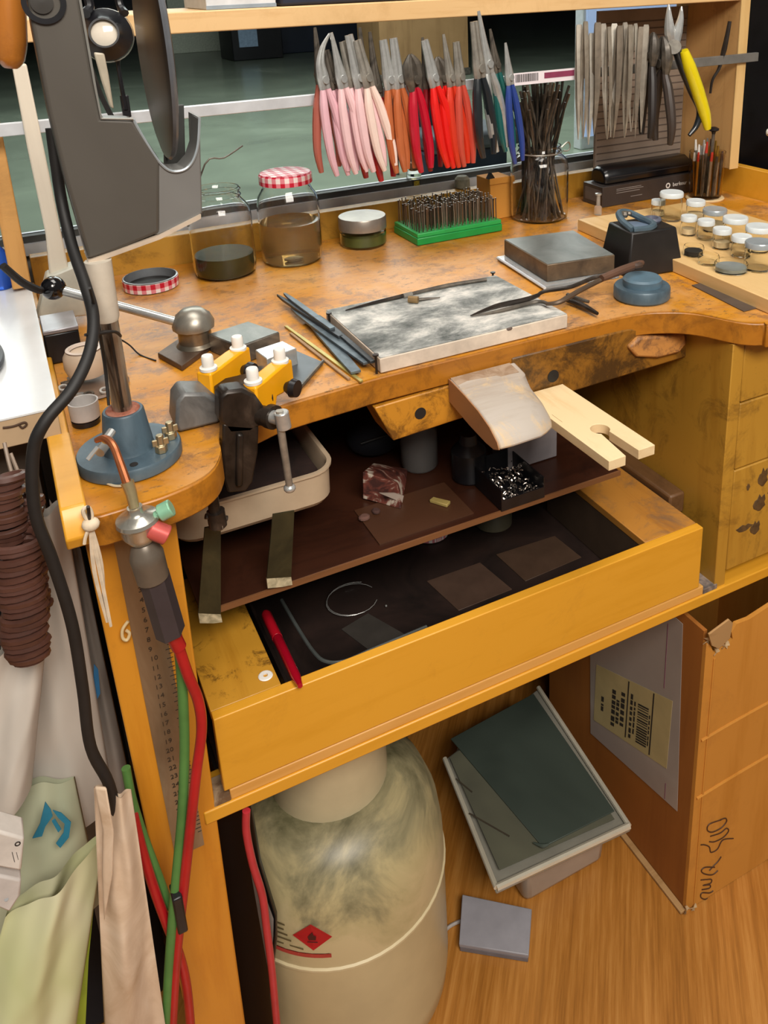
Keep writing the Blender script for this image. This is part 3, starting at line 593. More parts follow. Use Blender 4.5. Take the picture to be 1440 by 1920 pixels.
for k in range(84):
    a = random.uniform(0, 2*math.pi); rb = .041*math.sqrt(random.random()); a2 = a+random.uniform(-1.2, 1.2)+(math.pi if k % 3 == 0 else 0); rt = .029*math.sqrt(random.random())
    bt = Vector((FC[0]+rb*math.cos(a), FC[1]+rb*math.sin(a), .005)); nk = Vector((FC[0]+rt*math.cos(a2), FC[1]+rt*math.sin(a2), .12))
    d = (nk-bt).normalized(); L = random.uniform(.195, .242) if k < 56 else random.uniform(.10, .122)
    if k >= 56 and (bt+d*L).z > .115: L = (.113-bt.z)/d.z
    o = obj('needle_file', B().tube([bt, bt+d*L*.55, bt+d*L], [.0014, .0018, .0024], 5, 1), fm[k % 3])
    tag(o, 'thin dark needle file standing in the wire-bail jar', 'file', 'needle files in the glass jar')
# ---------------------------------------------------------------- black carton with a case on it
t = thing('black_carton', 'long flat black carton with white round logo lying in front of ledge', 'box', (1.04, 1.245, 0))
BKC = patchy('dark_brown_black_card', [(.3, '2e2826'), (.7, '453d39')], 5, .4)
bx0, bx1, by0, by1 = .925, 1.147, 1.205, 1.262
obj('body', B().box((bx0, by0, .0005), (bx1, by1, .037)), BKC, t, bev=.0008)
obj('end_label', B().box((bx0-.0004, by0+.006, .008), (bx0, by1-.006, .03)), plain('dark_grey_print', '5c5450', .5), t)
whp = plain('white_print', 'd8d2cc', .5)
obj('logo', B().lathe([(.0052, 0), (.0052, .0004), (.0028, .0004), (.0028, 0)], (bx0+.147, by0-.0001, .0205), 20, Matrix.Rotation(math.radians(90), 4, 'X'), cap=False), whp, t)
text('lettering', 'berkeur', whp, t, (bx0+.158, by0-.0003, .0175), (1, 0, 0), (0, 0, 1), .0105)
lt = plain('faint_grey_print', '8a8480', .5)
for zz, a, b in ((.029, .03, .085), (.026, .03, .09), (.022, .03, .082), (.012, .062, .088)): obj('print_line', B().box((bx0+a, by0-.0003, zz), (bx0+b, by0, zz+.0011)), lt, t)
t = thing('black_case', 'glossy black rounded case resting on top of the flat black carton', 'case', (1.04, 1.235, .0375))
q = B(); R = []
for f in (0, .04, .96, 1):
    x = .937+f*.20; k = .82 if f in (0, 1) else 1
    R.append([Vector((x, 1.236+dy*k, .0376+dz*k)) for dy, dz in ((-.024, .001), (-.024, .014), (-.019, .024), (-.008, .030), (.010, .030), (.02, .024), (.024, .012), (.024, .001))])
obj('shell', q.rings(R), plain('glossy_black_case', '0d0d10', .28, 0, .2, coat=.3), t, bev=.002)
obj('seam', B().box((.945, 1.2112, .050), (1.13, 1.2122, .0512)), plain('case_seam', '2c2c30', .4), t)

# ---------------------------------------------------------------- tumbler of tools on a saucer
tc = (1.115, 1.155, .0005)
t = thing('saucer', 'thin pale round wooden coaster under the tumbler of tools', 'coaster', (1.115, 1.155, 0))
obj('disc', B().lathe([(.033, 0), (.0335, .002), (.0325, .0035)], tc, 32), FORKW, t)
obj('rim', B().lathe([(.0335, .0015), (.0342, .002), (.0335, .0026)], tc, 32, cap=False), PALE, t)
c2 = (1.115, 1.155, .0042)
t = jar('tumbler', c2, [(.026, 0), (.028, .002), (.0315, .075), (.0315, .082)], 'clear brownish tumbler packed with small tools beside right upright', 'tumbler', gm=glass('tinted_glass', 'f0e8da', .03, 1.1), th=.0012)
random.seed(9)
kinds = [('brass-tipped', plain('brass', 'b08a3c', .35, .9)), ('plain steel', BRIGHT), ('red-tipped', plain('red_tip', 'b03020', .4)), ('dark wooden', plain('dark_wood_handle', '4a3020', .5)), ('white-tipped', WHITEP)]
lookk = 0
for k in range(20):
    a = k*2.399; r0 = .023*math.sqrt((k+.5)/20)
    nm, mt = kinds[k % 5]
    b_ = Vector((c2[0]+r0*math.cos(a), c2[1]+r0*math.sin(a), .0085)); tp = Vector((c2[0]+r0*1.15*math.cos(a+.2), c2[1]+r0*1.15*math.sin(a+.2), .095+.012*math.sin(k*1.7)))
    g = thing('hand_tool', '%s slim hand tool standing %s in the tumbler by the right upright' % (nm, 'low' if k < 5 else 'near the rim'), 'tool', tuple(b_), 'tools in the tumbler')
    obj('shaft', B().tube([b_, b_.lerp(tp, .8)], [.0019, .0028], 8, 1), (DSTEEL, STEEL, bpy.data.materials['brass'])[k % 3], g); obj('tip', B().tube([b_.lerp(tp, .8), tp], [.0028, .0016], 8, 1), mt, g)
g = thing('burnisher', 'tool with black mushroom knob standing tallest in the tumbler', 'tool', (1.115, 1.15, .009), 'tools in the tumbler')
obj('shaft', B().cyl((1.115, 1.148, .009), (1.117, 1.146, .118), .0028, 10), DSTEEL, g)
obj('knob', B().lathe([(.003, 0), (.004, .004), (.009, .007), (.009, .010), (.004, .0125), (.001, .013)], (1.117, 1.146, .118), 20), BLACKP, g)
# ---------------------------------------------------------------- pine board with glass pots
t = thing('pine_board', 'pale pine board carrying many small glass pots at bench right', 'board', (.95, .9, 0))
obj('slab', B().prism([(.803, 1.098), (.792, .66), (1.02, .655), (1.04, 1.098)], .0005, .0185) if False else B().prism([(.808, 1.115), (.785, .684), (1.03, .672), (1.05, 1.10)], .0005, .0185), PALE, t, bev=.001)
obj('end_grain', B().prism([(.8075, 1.1155), (.8075, 1.1158), (1.05, 1.1006), (1.05, 1.1003)], .001, .018), FORKW, t)
def pot(px, r, h, label, lidm, content=None, lidded=True):
    r, h = r*1.12, h*1.15
    c = (px[0], px[1], .0188)
    t = jar('glass_pot', c, [(r*.9, 0), (r, .0015), (r, h-.004), (r*.93, h-.002)], label, 'jar', gm=POTG, group='small glass pots on the pine board', th=.001)
    if content: obj('content', B().lathe([(r-.0015, .0025), (r-.0015, h*.45)], c, 20), content, t)
    if lidded: obj('lid', B().lathe([(r*.98, h-.0015), (r*1.06, h-.001), (r*1.06, h+.005), (r*1.0, h+.0065), (r*.5, h+.0062), (.001, h+.006)], c, 24), lidm, t)
    return t
POTG = glass('pot_glass', 'fbfaf4', .03, 1.12); LIDC = plain('frosted_white_lid', 'd5dbdc', .3, 0, .06, 40); LIDG = plain('silvery_lid', 'b4bcc0', .25, .4)
CN = plain('pale_grains', 'd8c4a0', .7)
POTS = [((0.9258, 1.031, 0.0188), .0155, .034, 'tallest glass pot with white lid at the back corner of the pine board', LIDC, None),
 ((0.9571, 1.01, 0.0188), .0125, .022, 'glass pot with cloudy lid just right of the tallest pot', LIDC, CN),
 ((0.9387, 0.9496, 0.0188), .0150, .024, 'wide glass pot with streaked white lid, third along the back row', LIDG, CN),
 ((0.9237, 0.8931, 0.0188), .0150, .026, 'wide glass pot with bright white lid, fourth along the back row', LIDC, None),
 ((0.9171, 0.8422, 0.0188), .0155, .026, 'wide glass pot with grey-white lid, right end of the back row', LIDC, CN),
 ((0.8919, 0.9535, 0.0188), .0100, .020, 'small pot behind the black casting block, left end of the middle row', LIDC, CN),
 ((0.8973, 0.9235, 0.0188), .0105, .020, 'small pot with mint-white lid, second in the middle row', LIDC, None),
 ((0.8848, 0.8784, 0.0188), .0110, .020, 'small pot with pale lid, third in the middle row', LIDC, CN),
 ((0.8801, 0.8373, 0.0188), .0115, .020, 'small pot with greenish-white lid, fourth in the middle row', LIDC, None),
 ((0.857, 0.7844, 0.0188), .0155, .028, 'large glass pot with silver rim nearest the right edge', LIDG, None),
 ((0.9241, 1.059, 0.0188), .0095, .018, 'tiny pot peeking out left of the tallest pot', LIDC, CN)]
for p, r_, h_, lb, lm, cn in POTS: pot(p, r_, h_, lb, lm, cn)
pot((0.8308, 0.8754, 0.0188), .0125, .014, 'open low glass pot with dark contents beside the black casting block', LIDC, BLACKM, False)
pot((0.8215, 0.8366, 0.0188), .0125, .013, 'open low clear pot at the front edge of the pine board', LIDC, None, False)
pot((0.8238, 0.7981, 0.0188), .0190, .013, 'low wide glass dish with flat grey disc in it', LIDG, plain('grey_disc', '8b9394', .4, .3), False)
t = thing('silver_atomiser', 'small silver and clear dropper standing by the black carton', 'dropper', (0.8937, 1.176, 0))
ac = (0.8916, 1.173, 0)
obj('body', B().lathe([(.006, .0005), (.0065, .002), (.0065, .014), (.004, .017)], ac, 18), glass('dropper_glass', 'efe8dc', .05, 1.2, .2), t)
obj('stem', B().lathe([(.0035, .017), (.0035, .034), (.0055, .035), (.0055, .038), (.001, .039)], ac, 16), BRIGHT, t)
# ---------------------------------------------------------------- black casting block
def frustum(b, c, w0, d0, w1, d1, z0, z1, ang):
    M = Matrix.Translation((c[0], c[1], 0)) @ rotz(ang)
    f = lambda w_, d_, z: [M @ Vector(p) for p in ((-w_/2, -d_/2, z), (w_/2, -d_/2, z), (w_/2, d_/2, z), (-w_/2, d_/2, z))]
    return b.hexa(f(w0, d0, z0), f(w1, d1, z1))
CB = (.774, .918); ca = math.radians(-8)
t = thing('casting_block', 'black tapered metal block with blue-grey hollowed top near pine board', 'block', (CB[0], CB[1], 0))
obj('body', frustum(B(), CB, .088, .080, .070, .062, .0005, .062, ca), plain('black_cast_block', '1e1b1a', .42, 0, .3, 20), t, bev=.0025)
M = Matrix.Translation((CB[0], CB[1], .062)) @ rotz(ca)
obj('raised_lip', B().tube([M @ Vector(p) for p in ((-.030, -.026, .002), (-.029, .004, .007), (-.024, .022, .013), (-.008, .026, .012), (.004, .008, .006), (.008, -.016, .003), (-.008, -.028, .002), (-.030, -.026, .002))], .0048, 8, 5), BLUE, t)
obj('hollow', B().lathe([(.017, 0), (.0165, .0012), (.006, .0016), (.001, .0016)], M @ Vector((-.010, -.004, .0)), 24, Matrix.Diagonal((1, 1.25, 1, 1))), plain('blue_grey_hollow', '7d8fa6', .3, .3), t)
obj('cup', B().lathe([(.012, 0), (.0135, .003), (.012, .006), (.009, .006), (.008, .002), (.001, .002)], M @ Vector((.019, .006, .0)), 24), plain('slate_cup', '5c5f6e', .4), t)
obj('scraps', B().ball(M @ Vector((-.018, .018, .012)), .006, 8).ball(M @ Vector((-.010, .020, .012)), .005, 8, (1, 1, .7)), DSTEEL, t)
# blue round pad
PC = (.697, .822, .0005)
t = thing('rubber_pad', 'round two-tier blue-grey pad on the bench edge', 'pad', (PC[0], PC[1], 0))
obj('lower_tier', B().lathe([(.034, 0), (.0355, .002), (.0355, .014), (.034, .0165), (.001, .0165)], PC, 40), BLUE, t)
obj('upper_tier', B().lathe([(.0245, .0166), (.0245, .025), (.022, .0275), (.012, .0285), (.001, .0285)], PC, 36), plain('slate_blue_rubber', '57707f', .45, 0, .15, 30), t)
# steel bench block on a glass plate
a_ = (0.6317, 1.052, 0.03); b_ = (0.6186, 0.9202, 0.03); c_ = (0.7194, 0.9066, 0.03); d_ = (0.7421, 1.035, 0.03)
t = thing('bench_block', 'square dark steel bench block lying on a clear glass plate', 'block', (.68, .98, .006))
dn = lambda p, z, k=0: (p[0], p[1], z)
obj('block', B().hexa([dn(p, .006) for p in (a_, b_, c_, d_)], [a_, b_, c_, d_]), patchy('rusty_steel_side', [(.3, '4c4034'), (.6, '6e5c48'), (.8, '86735c')], 30, .5, .3), t, bev=.001)
tp = [lerp(p, (.68, .98, .030), .02) for p in (a_, b_, c_, d_)]
obj('face', B().hexa([(p[0], p[1], .0301) for p in tp], [(p[0], p[1], .0306) for p in tp]), patchy('scratched_grey_face', [(.3, '5c5e5a'), (.55, '777873'), (.8, '94938c')], 14, .4, .35, 9), t)
t = thing('glass_plate', 'thick clear glass plate under the steel bench block', 'plate', (.68, .97, 0))
gp = [lerp((p[0], p[1], .0), (.672, .99, 0), -.10) for p in (a_, b_, c_, d_)]
obj('plate', B().hexa([(p[0]-.006, p[1]-.004, .0005) for p in gp], [(p[0]-.006, p[1]-.004, .0057) for p in gp]), glass('plate_glass', 'dfe6ea', .08, 1.25, .25), t, bev=.0005)
obj('chipped_edge', B().tube([(gp[0][0]-.007, gp[0][1]-.006, .004), (gp[1][0]-.007, gp[1][1]-.006, .004)], .0022, 6, 1), plain('chipped_glass', 'c8cdd2', .25), t)
# flat steel rule at the right edge
ru = [(0.7784, 0.8197, 0.001), (0.7666, 0.7165, 0.001), (0.8066, 0.7167, 0.001), (0.8016, 0.8198, 0.001)]
t = thing('steel_strip', 'flat dark grey steel strip lying in front of the pine board', 'strip', (.775, .76, 0))
obj('strip', B().hexa([(p[0], p[1], .0004) for p in ru], [(p[0], p[1], .0016) for p in ru]), plain('dark_strip_steel', '6c625c', .4, .6), t, bev=.0003)
# ---------------------------------------------------------------- soldering board
t = thing('soldering_board', 'rectangular white soldering board with scorched grey top on the bench edge', 'board', (.438, .87, 0))
X0, X1, Y0, Y1 = .3185, .5575, .786, .951
obj('slab', B().box((X0, Y0, .001), (X1, Y1, .0180)), CERSIDE, t, bev=.0012)
obj('scorched_top', B().box((X0+.0008, Y0+.0008, .0181), (X1-.0008, Y1-.0008, .0187)), CERAM, t)
obj('edge_chip', B().ball((.478, Y0+.0005, .017), .0035, 8, (1.3, .5, .6)), plain('dark_chip', '5c4c44', .7), t)
for p in ((X0-.003, Y0+.004), (X0-.003, Y1-.02), (.555, Y1+.003)):
    n_ = thing('pin_nail', {(X0-.003, Y0+.004): 'dark round-headed nail at the front left corner of the soldering board', (X0-.003, Y1-.02): 'dark round-headed nail at the back left corner of the soldering board'}.get(p, 'dark nail behind the far right corner of the soldering board'), 'nail', (p[0], p[1], 0), 'nails round the soldering board')
    obj('shank', B().cyl((p[0], p[1], .0002), (p[0], p[1], .021), .0014, 8), BLKMET, n_); obj('head', B().cyl((p[0], p[1], .021), (p[0], p[1], .0225), .0034, 12), BLKMET, n_)
# tools lying on the board
def rod(name, label, cat, segs, group=None):
    t = thing(name, label, cat, segs[0][1][0], group)
    for nm, ps, r_, m_ in segs: obj(nm, B().tube(ps, r_, 8, 4), m_, t)
    return t
rod('titanium_pick', 'long slim dark soldering pick lying along the back of the soldering board', 'pick',
    [('shaft', [(0.3367, 0.9307, 0.021), (0.3748, 0.9353, 0.0213), (0.421, 0.9386, 0.0215)], [.0008, .0022, .0028], BLKMET), ('ferrule', [(0.4154, 0.936, 0.022), (0.4277, 0.9372, 0.022)], .0032, STEEL),
     ('handle', [(0.4269, 0.9387, 0.0217), (0.4812, 0.9414, 0.0217), (0.5338, 0.9345, 0.0217)], [.0022, .0028, .0024], DSTEEL)])
rod('small_scriber', 'short dark scriber with a brassy collar crossing the soldering pick', 'scriber',
    [('shaft', [(0.4255, 0.9173, 0.021), (0.4528, 0.9088, 0.021)], [.0024, .0008], DSTEEL), ('collar', [(0.4146, 0.9185, 0.0235), (0.4238, 0.9105, 0.0235)], .0045, plain('brassy_collar', '9c8058', .4, .6))])
# cross-locking tweezers
t = thing('cross_lock_tweezers', 'black cross-locking tweezers with brown grip laid from board onto blue pad', 'tweezers', (0.5361, 0.815, 0.0225))
obj('jaw', B().tube([(0.4553, 0.836, 0.021), (0.495, 0.8446, 0.022), (0.5339, 0.8408, 0.0235), (0.5536, 0.8416, 0.0255)], [.0006, .0030, .0034, .0026], 8, 5), BLKMET, t)
obj('jaw', B().tube([(0.4557, 0.8343, 0.0208), (0.4938, 0.8303, 0.0215), (0.5415, 0.829, 0.023), (0.5477, 0.812, 0.0245)], [.0005, .0022, .0026, .0022], 8, 5), DSTEEL, t)
obj('arm', B().tube([(0.5515, 0.8408, 0.0255), (0.5636, 0.8428, 0.028), (0.5906, 0.8274, 0.033), (0.6258, 0.8319, 0.036), (0.6449, 0.8251, 0.04)], [.0022, .0026, .0026, .0028], 8, 5), BLKMET, t)
obj('arm', B().tube([(0.5455, 0.8133, 0.0245), (0.5581, 0.8029, 0.028), (0.5915, 0.8121, 0.032), (0.6275, 0.8234, 0.034), (0.6446, 0.8225, 0.038)], [.0022, .0034, .0034, .0034], 8, 5), plain('scale_brown_steel', '5c4c3e', .5, .5), t)
obj('grip', B().tube([(0.6321, 0.821, 0.038), (0.6675, 0.8276, 0.04), (0.6988, 0.835, 0.04), (0.71, 0.838, 0.04)], [.0045, .0055, .0050, .0030], 10, 5), plain('brown_fibre_grip', '5c4030', .6), t)
obj('end_knob', B().ball((0.695, 0.8323, 0.04), .0085, 10, (1.2, .8, .6)), plain('charred_knob', '46342a', .6), t)
rod('short_pliers', 'small dark pliers lying on the bench under the cross-locking tweezers', 'pliers',
    [('handle', [(0.6022, 0.8524, 0.006), (0.6069, 0.8273, 0.006), (0.6063, 0.7939, 0.006)], [.0030, .0042, .0022], BLKMET), ('handle', [(0.6132, 0.8658, 0.006), (0.6156, 0.8483, 0.006), (0.6213, 0.8314, 0.006)], [.0030, .0032, .002], DSTEEL), ('jaw', [(0.6028, 0.8533, 0.007), (0.5756, 0.844, 0.007)], [.004, .001], DSTEEL)])
# ---------------------------------------------------------------- files lying left of the board
def flatbar(name, label, cat, a, b, wd, th, mat, z=0, tip=.25, group=None, tang=None):
    a = Vector(a); b = Vector(b); d = (b-a).normalized(); s = Vector((-d.y, d.x, 0)).normalized(); up = Vector((0, 0, 1))
    t = thing(name, label, cat, tuple(a), group); R = []
    for f, k in ((0, tip), (.12, .8), (.35, 1), (.8, 1), (1, .9)):
        p = a.lerp(b, f); R.append([p-s*wd*k/2+up*z, p+s*wd*k/2+up*z, p+s*wd*k/2+up*(z+th), p-s*wd*k/2+up*(z+th)])
    obj('blade', B().rings(R), mat, t, bev=.0003)
    if tang: obj('tang', B().tube([b+up*(z+th/2), b+d*tang+up*(z+th/2)], [wd*.35, .0008], 8, 1), mat, t)
    return t
FG = 'files laid side by side left of the soldering board'
FB = patchy('blue_grey_file', [(.3, '4f5a60'), (.7, '75828a')], 40, .45, .6); FD = patchy('dark_file', [(.3, '2f3234'), (.7, '50565a')], 40, .45, .6)
flatbar('hand_file', 'broad blue-grey file with square end, nearest the bottles', 'file', (0.302, 0.9774, 0), (0.2941, 0.795, 0), .0125, .003, FB, .0035, .7, FG)
flatbar('hand_file', 'broad grey file running up beside the soldering board', 'file', (0.2923, 1.004, 0), (0.3109, 0.8031, 0), .011, .003, FB, .0070, .3, FG)
flatbar('hand_file', 'narrow dark file lying uppermost across the stack of files', 'file', (0.2882, 1.051, -0), (0.3091, 0.8773, -0), .0065, .0035, FD, .0105, .15, FG)
flatbar('hand_file', 'thin black file lying along the left side of the soldering board', 'file', (0.3102, 0.9519, 0), (0.3137, 0.7952, 0), .006, .003, FD, .0105, .3, FG)
flatbar('hand_file', 'long flat dark-edged file with its tip farthest back of the pile', 'file', (0.2953, 1.042, 0), (0.3067, 0.8968, 0), .0075, .003, FB, .0142, .3, FG)
flatbar('brass_strip', 'thin yellowish brass strip between the files and the orange bottles', 'strip', (0.2722, 0.9676, 0), (0.2931, 0.7778, 0), .0045, .0022, plain('yellow_brass_strip', 'b8a860', .4, .6), .0005, .8)
flatbar('wooden_stick', 'thin brown wooden stick lying left of the brass strip', 'stick', (0.2699, 0.9419, 0), (0.2839, 0.7892, 0), .0038, .0025, plain('brown_stick', '9a7a58', .6), .0005, .8)

# ---------------------------------------------------------------- bench pins
t = thing('bench_pin', 'thick worn grey wooden bench pin with chewed rounded nose in front of apron', 'bench pin', (.44, .74, -.08))
def pinring(x, sh=0):
    return [Vector((x, y+sh*(1 if y < .72 else .4), z-(sh*.25 if y < .72 else 0))) for y, z in ((.7805, -.022), (.745, -.0265), (.715, -.032), (.692, -.040), (.677, -.050), (.673, -.057), (.684, -.062), (.70, -.062), (.735, -.058), (.7805, -.050))]
q = B(); q.rings([pinring(.397), pinring(.412, -.002), pinring(.430, -.001), pinring(.447, .000), pinring(.458, .006), pinring(.470, .015), pinring(.478, .027), pinring(.4805, .034)])
q.v = [(x, min(y, .7805), max(z, -.066)) for x, y, z in q.v]
obj('body', q, PINW, t, bev=.002)
obj('cheek', B().ext([tuple(v) for v in pinring(.3955)], (.0013, 0, 0)), PINSIDE, t, bev=.0004)
obj('saw_dust_band', B().hexa([(.398, .760, -.0262), (.474, .760, -.0262), (.474, .7800, -.0222), (.398, .7800, -.0222)], [(.398, .760, -.0247), (.474, .760, -.0247), (.474, .7802, -.0216), (.398, .7802, -.0216)]), patchy('brown_dust', [(.4, '8a7058'), (.6, 'a08a74')], 60, .9), t)
# V-slot board
fp = [(0.5066, 0.7372, -0.055), (0.544, 0.7363, -0.055), (0.5332, 0.5951, -0.055), (0.5086, 0.593, -0.055), (0.5103, 0.6399, -0.055)]
z0 = -.055
circ_c = (0.5103, 0.6489, -0.055); rr = .0135
fr_r = (0.5332, 0.5951, -0.055); fr_ri = (0.5041, 0.598, -0.055); fr_li = (0.4876, 0.5938, -0.055); fr_l = (0.4607, 0.5805, -0.055)
t = thing('slotted_bench_pin', 'fresh pale beech bench pin with a V slot and round hole', 'bench pin', (.51, .67, -.06))
xa, xb = .4865, .5465   # left and right sides
yb, yf = .779, .612
cx_, cy_ = (0.5188, 0.6696, -0.066)[:2]
arc = [(cx_+.0105*math.cos(a), cy_+.0105*math.sin(a)) for a in [math.radians(d_) for d_ in range(-60, 241, 15)]]
outline = [(xb, yf+.002), (xb, yb), (xa, yb), (xa, yf), (xa+.021, yf)]+arc[::-1]+[(xb-.021, yf+.002)]
obj('board', B().prism(outline, -.077, -.066), FORKW, t, bev=.0004)
obj('saw_marks', B().box((xa+.006, yf+.09, -.0661), (xa+.0065, yf+.11, -.0659)), plain('saw_mark_brown', 'a8845a', .8), t)
# ---------------------------------------------------------------- vise on the front edge
vx, vy = .178, .752
t = thing('vise', 'heavy black and grey iron bench vise clamped to the bench front edge', 'vise', (.16, .78, 0))
obj('fixed_jaw', B().ext([(0.1061, 0.8, 0.0325), (0.113, 0.8, 0.0397), (0.1337, 0.8, 0.0345), (0.1456, 0.8, 0.0211), (0.143, 0.8, -0.0193), (0.1372, 0.8, -0.0236), (0.1036, 0.8, -0.0024), (0.1021, 0.8, 0.0096)], (0, -.034, 0)).up(.001), GREYMET, t, bev=.003)
obj('slide', B().box((.145, .752, .005), (.185, .80, .03)).cyl((.150, .757, .022), (.192, .757, .022), .0085, 14).cyl((.150, .757, .006), (.192, .757, .006), .0065, 14), BLKMET, t, bev=.001)
obj('moving_jaw', B().ext([(0.1381, 0.728, 0.0458), (0.1444, 0.728, 0.05), (0.1593, 0.728, 0.0483), (0.1707, 0.728, 0.0389), (0.179, 0.728, 0.0213), (0.1715, 0.728, 0.0068), (0.162, 0.728, 0.0028), (0.1425, 0.728, 0.0067), (0.1355, 0.728, 0.0224)], (0, .022, 0)), BLKMET, t, bev=.003)
obj('clamp_arm', B().ext([(0.138, 0.728, 0.019), (0.1705, 0.728, 0.0071), (0.1667, 0.728, -0.0199), (0.1586, 0.728, -0.0489), (0.1516, 0.728, -0.0566), (0.1348, 0.728, -0.0528), (0.1325, 0.728, -0.0378), (0.1348, 0.728, -0.0048)], (0, .014, 0)).ext([(0.1488, 0.724, 0.0069), (0.1551, 0.724, 0.0051), (0.1485, 0.724, -0.0475), (0.142, 0.724, -0.0471)], (0, .005, 0)), BLKMET, t, bev=.002)
obj('screw_collar', B().cyl((0.1734, 0.735, 0.0153), (0.1809, 0.722, 0.017), .0095, 20).cyl((0.18, 0.724, 0.0174), (0.1833, 0.718, 0.0176), .0115, 20), BLKMET, t)
hd = obj('spindle', B().cyl((0.1795, 0.722, 0.0184), (0.1878, 0.704, 0.0207), .0065, 18).cyl((0.1861, 0.704, 0.0292), (0.1875, 0.704, 0.012), .0068, 18), BRIGHT, t, bev=.001)
obj('handle_bar', B().tube([(0.1847, 0.704, 0.0307), (0.1842, 0.704, 0.0146), (0.1856, 0.704, -0.019), (0.1869, 0.704, -0.0489)], [.0036, .0038, .0036, .0034], 12, 3), STEEL, t)
obj('bar_end', B().ball((0.1868, 0.704, -0.0506), .0058, 14, (1, 1, .75)), BRIGHT, t)
obj('clamp_screw', B().tube([(0.1194, 0.722, -0.0444), (0.1194, 0.722, -0.0615), (0.121, 0.722, -0.0735)], [.005, .0055, .005], 12, 2).cyl((0.1202, 0.722, -0.0634), (0.1208, 0.722, -0.0793), .0085, 12).cyl((0.1106, 0.722, -0.0659), (0.1298, 0.722, -0.0748), .0028, 8), BLKMET, t)
obj('screw_foot', B().ball((0.1215, 0.72, -0.0777), .0065, 10, (1, 1, .8)), STEEL, t)
# orange plastic blocks with white caps
ORP = plain('bright_orange_yellow_plastic', 'eda410', .35, 0, .05, 20)
def cap_block(nm, lab, a, b, zt, zb, knob):
    """a, b: world xy of the two cap centres"""
    a = Vector((a[0], a[1], 0)); b = Vector((b[0], b[1], 0)); d = (b-a).normalized(); s = Vector((-d.y, d.x, 0))
    t = thing(nm, lab, 'vise jaw pad', (a.x, a.y, zb), 'orange capped jaw pads on the vise')
    L = (b-a).length; w_ = .0085
    prof = [(-.0085, zt-.001), (.010, zt-.001), (.016, zt-.0005), (L-.010, zt+.0005), (L+.0085, zt), (L+.009, zb+.012), (L*.72, zb+.0095), (L*.52, zb+.011), (L*.42, zb), (-.004, zb), (-.0095, zb+.004)]
    obj('body', B().ext([a+d*u-s*w_+Vector((0, 0, z)) for u, z in prof], s*2*w_), ORP, t, bev=.002)
    for c in (a, b): obj('cap', B().lathe([(.0085, zt-.0008), (.0085, zt+.002), (.0058, zt+.003), (.0058, zt+.0125), (.005, zt+.014), (.001, zt+.0142)], c, 20), WHITEP, t)
    kb = a+d*(L*.85)-s*w_+Vector((0, 0, zb+.014))
    obj('knob', B().cyl(kb, kb-s*.007, .005, 18, .0085).cyl(kb-s*.007, kb-s*.013, .0095, 18, .0085), BLACKP, t)
cap_block('jaw_pad', 'orange plastic jaw pad with two white caps, further left on vise', (0.1441, 0.7972, 0.058), (0.1817, 0.8292, 0.058), .045, .012, 1)
cap_block('jaw_pad', 'orange plastic jaw pad with white caps and large black knob, right one', (0.1737, 0.7455, 0.058), (0.2094, 0.7763, 0.058), .045, .008, 1)
# ---------------------------------------------------------------- lever block with ball handle
LB = (0.1464, 0.9459, 0.004)
t = thing('lever_press', 'domed steel swivel block with long bar and black ball knob', 'press', (LB[0], LB[1], 0))
p1, p2, p3 = (0.1194, 0.9557, 0), (0.1357, 0.9051, 0), (0.1841, 0.9543, -0)
p4 = tuple(Vector(p1)+Vector(p3)-Vector(p2))
obj('base_plate', B().hexa([(p[0], p[1], .0005) for p in (p1, p2, p3, p4)], [(p[0], p[1], .007) for p in (p1, p2, p3, p4)]), patchy('dark_brown_iron', [(.3, '4a3a30'), (.7, '6c5848')], 30, .5, .5), t, bev=.0008)
hc = ((p1[0]+p3[0])/2+.011, (p1[1]+p3[1])/2+.002, .0072)
obj('hub', B().lathe([(.022, 0), (.020, .002), (.0185, .004), (.0185, .023)], hc, 30), plain('brownish_steel', '8a8070', .3, .8, .2, 40), t)
obj('dome', B().lathe([(.0235, .021), (.0240, .026), (.0195, .036), (.012, .0425), (.001, .044)], hc, 12), plain('brushed_dome_steel', 'a29c90', .38, .7, .15, 60), t)
hubtop = Vector(hc)+Vector((-.018, .004, .030))
kn = Vector((0.028, 1.02, 0.0825))
obj('lever', B().cyl(hubtop, kn, .0052, 14), BRIGHT, t)
obj('ball_knob', B().ball(kn, .0135, 20), plain('gloss_black_ball', '0e0d10', .12, 0, .1, coat=.5), t)
obj('cord_tail', B().tube([kn+Vector((-.012, .0, 0)), (0.0115, 1, 0.09), (-0.0023, 0.99, 0.1048), (-0.0165, 0.98, 0.1281)], [.004, .0045, .004], 8, 5), BLACKM, t)
# thin wire lying on the bench near the lever
tag(obj('thin_wire', B().tube([(0.075, 0.9848, 0.03), (0.093, 0.9872, 0.012), (0.1025, 0.9755, 0.001), (0.1154, 0.9489, 0.001)], .0010, 6, 5), BLACKM), 'thin black wire running over the bench to the lever base plate', 'wire')
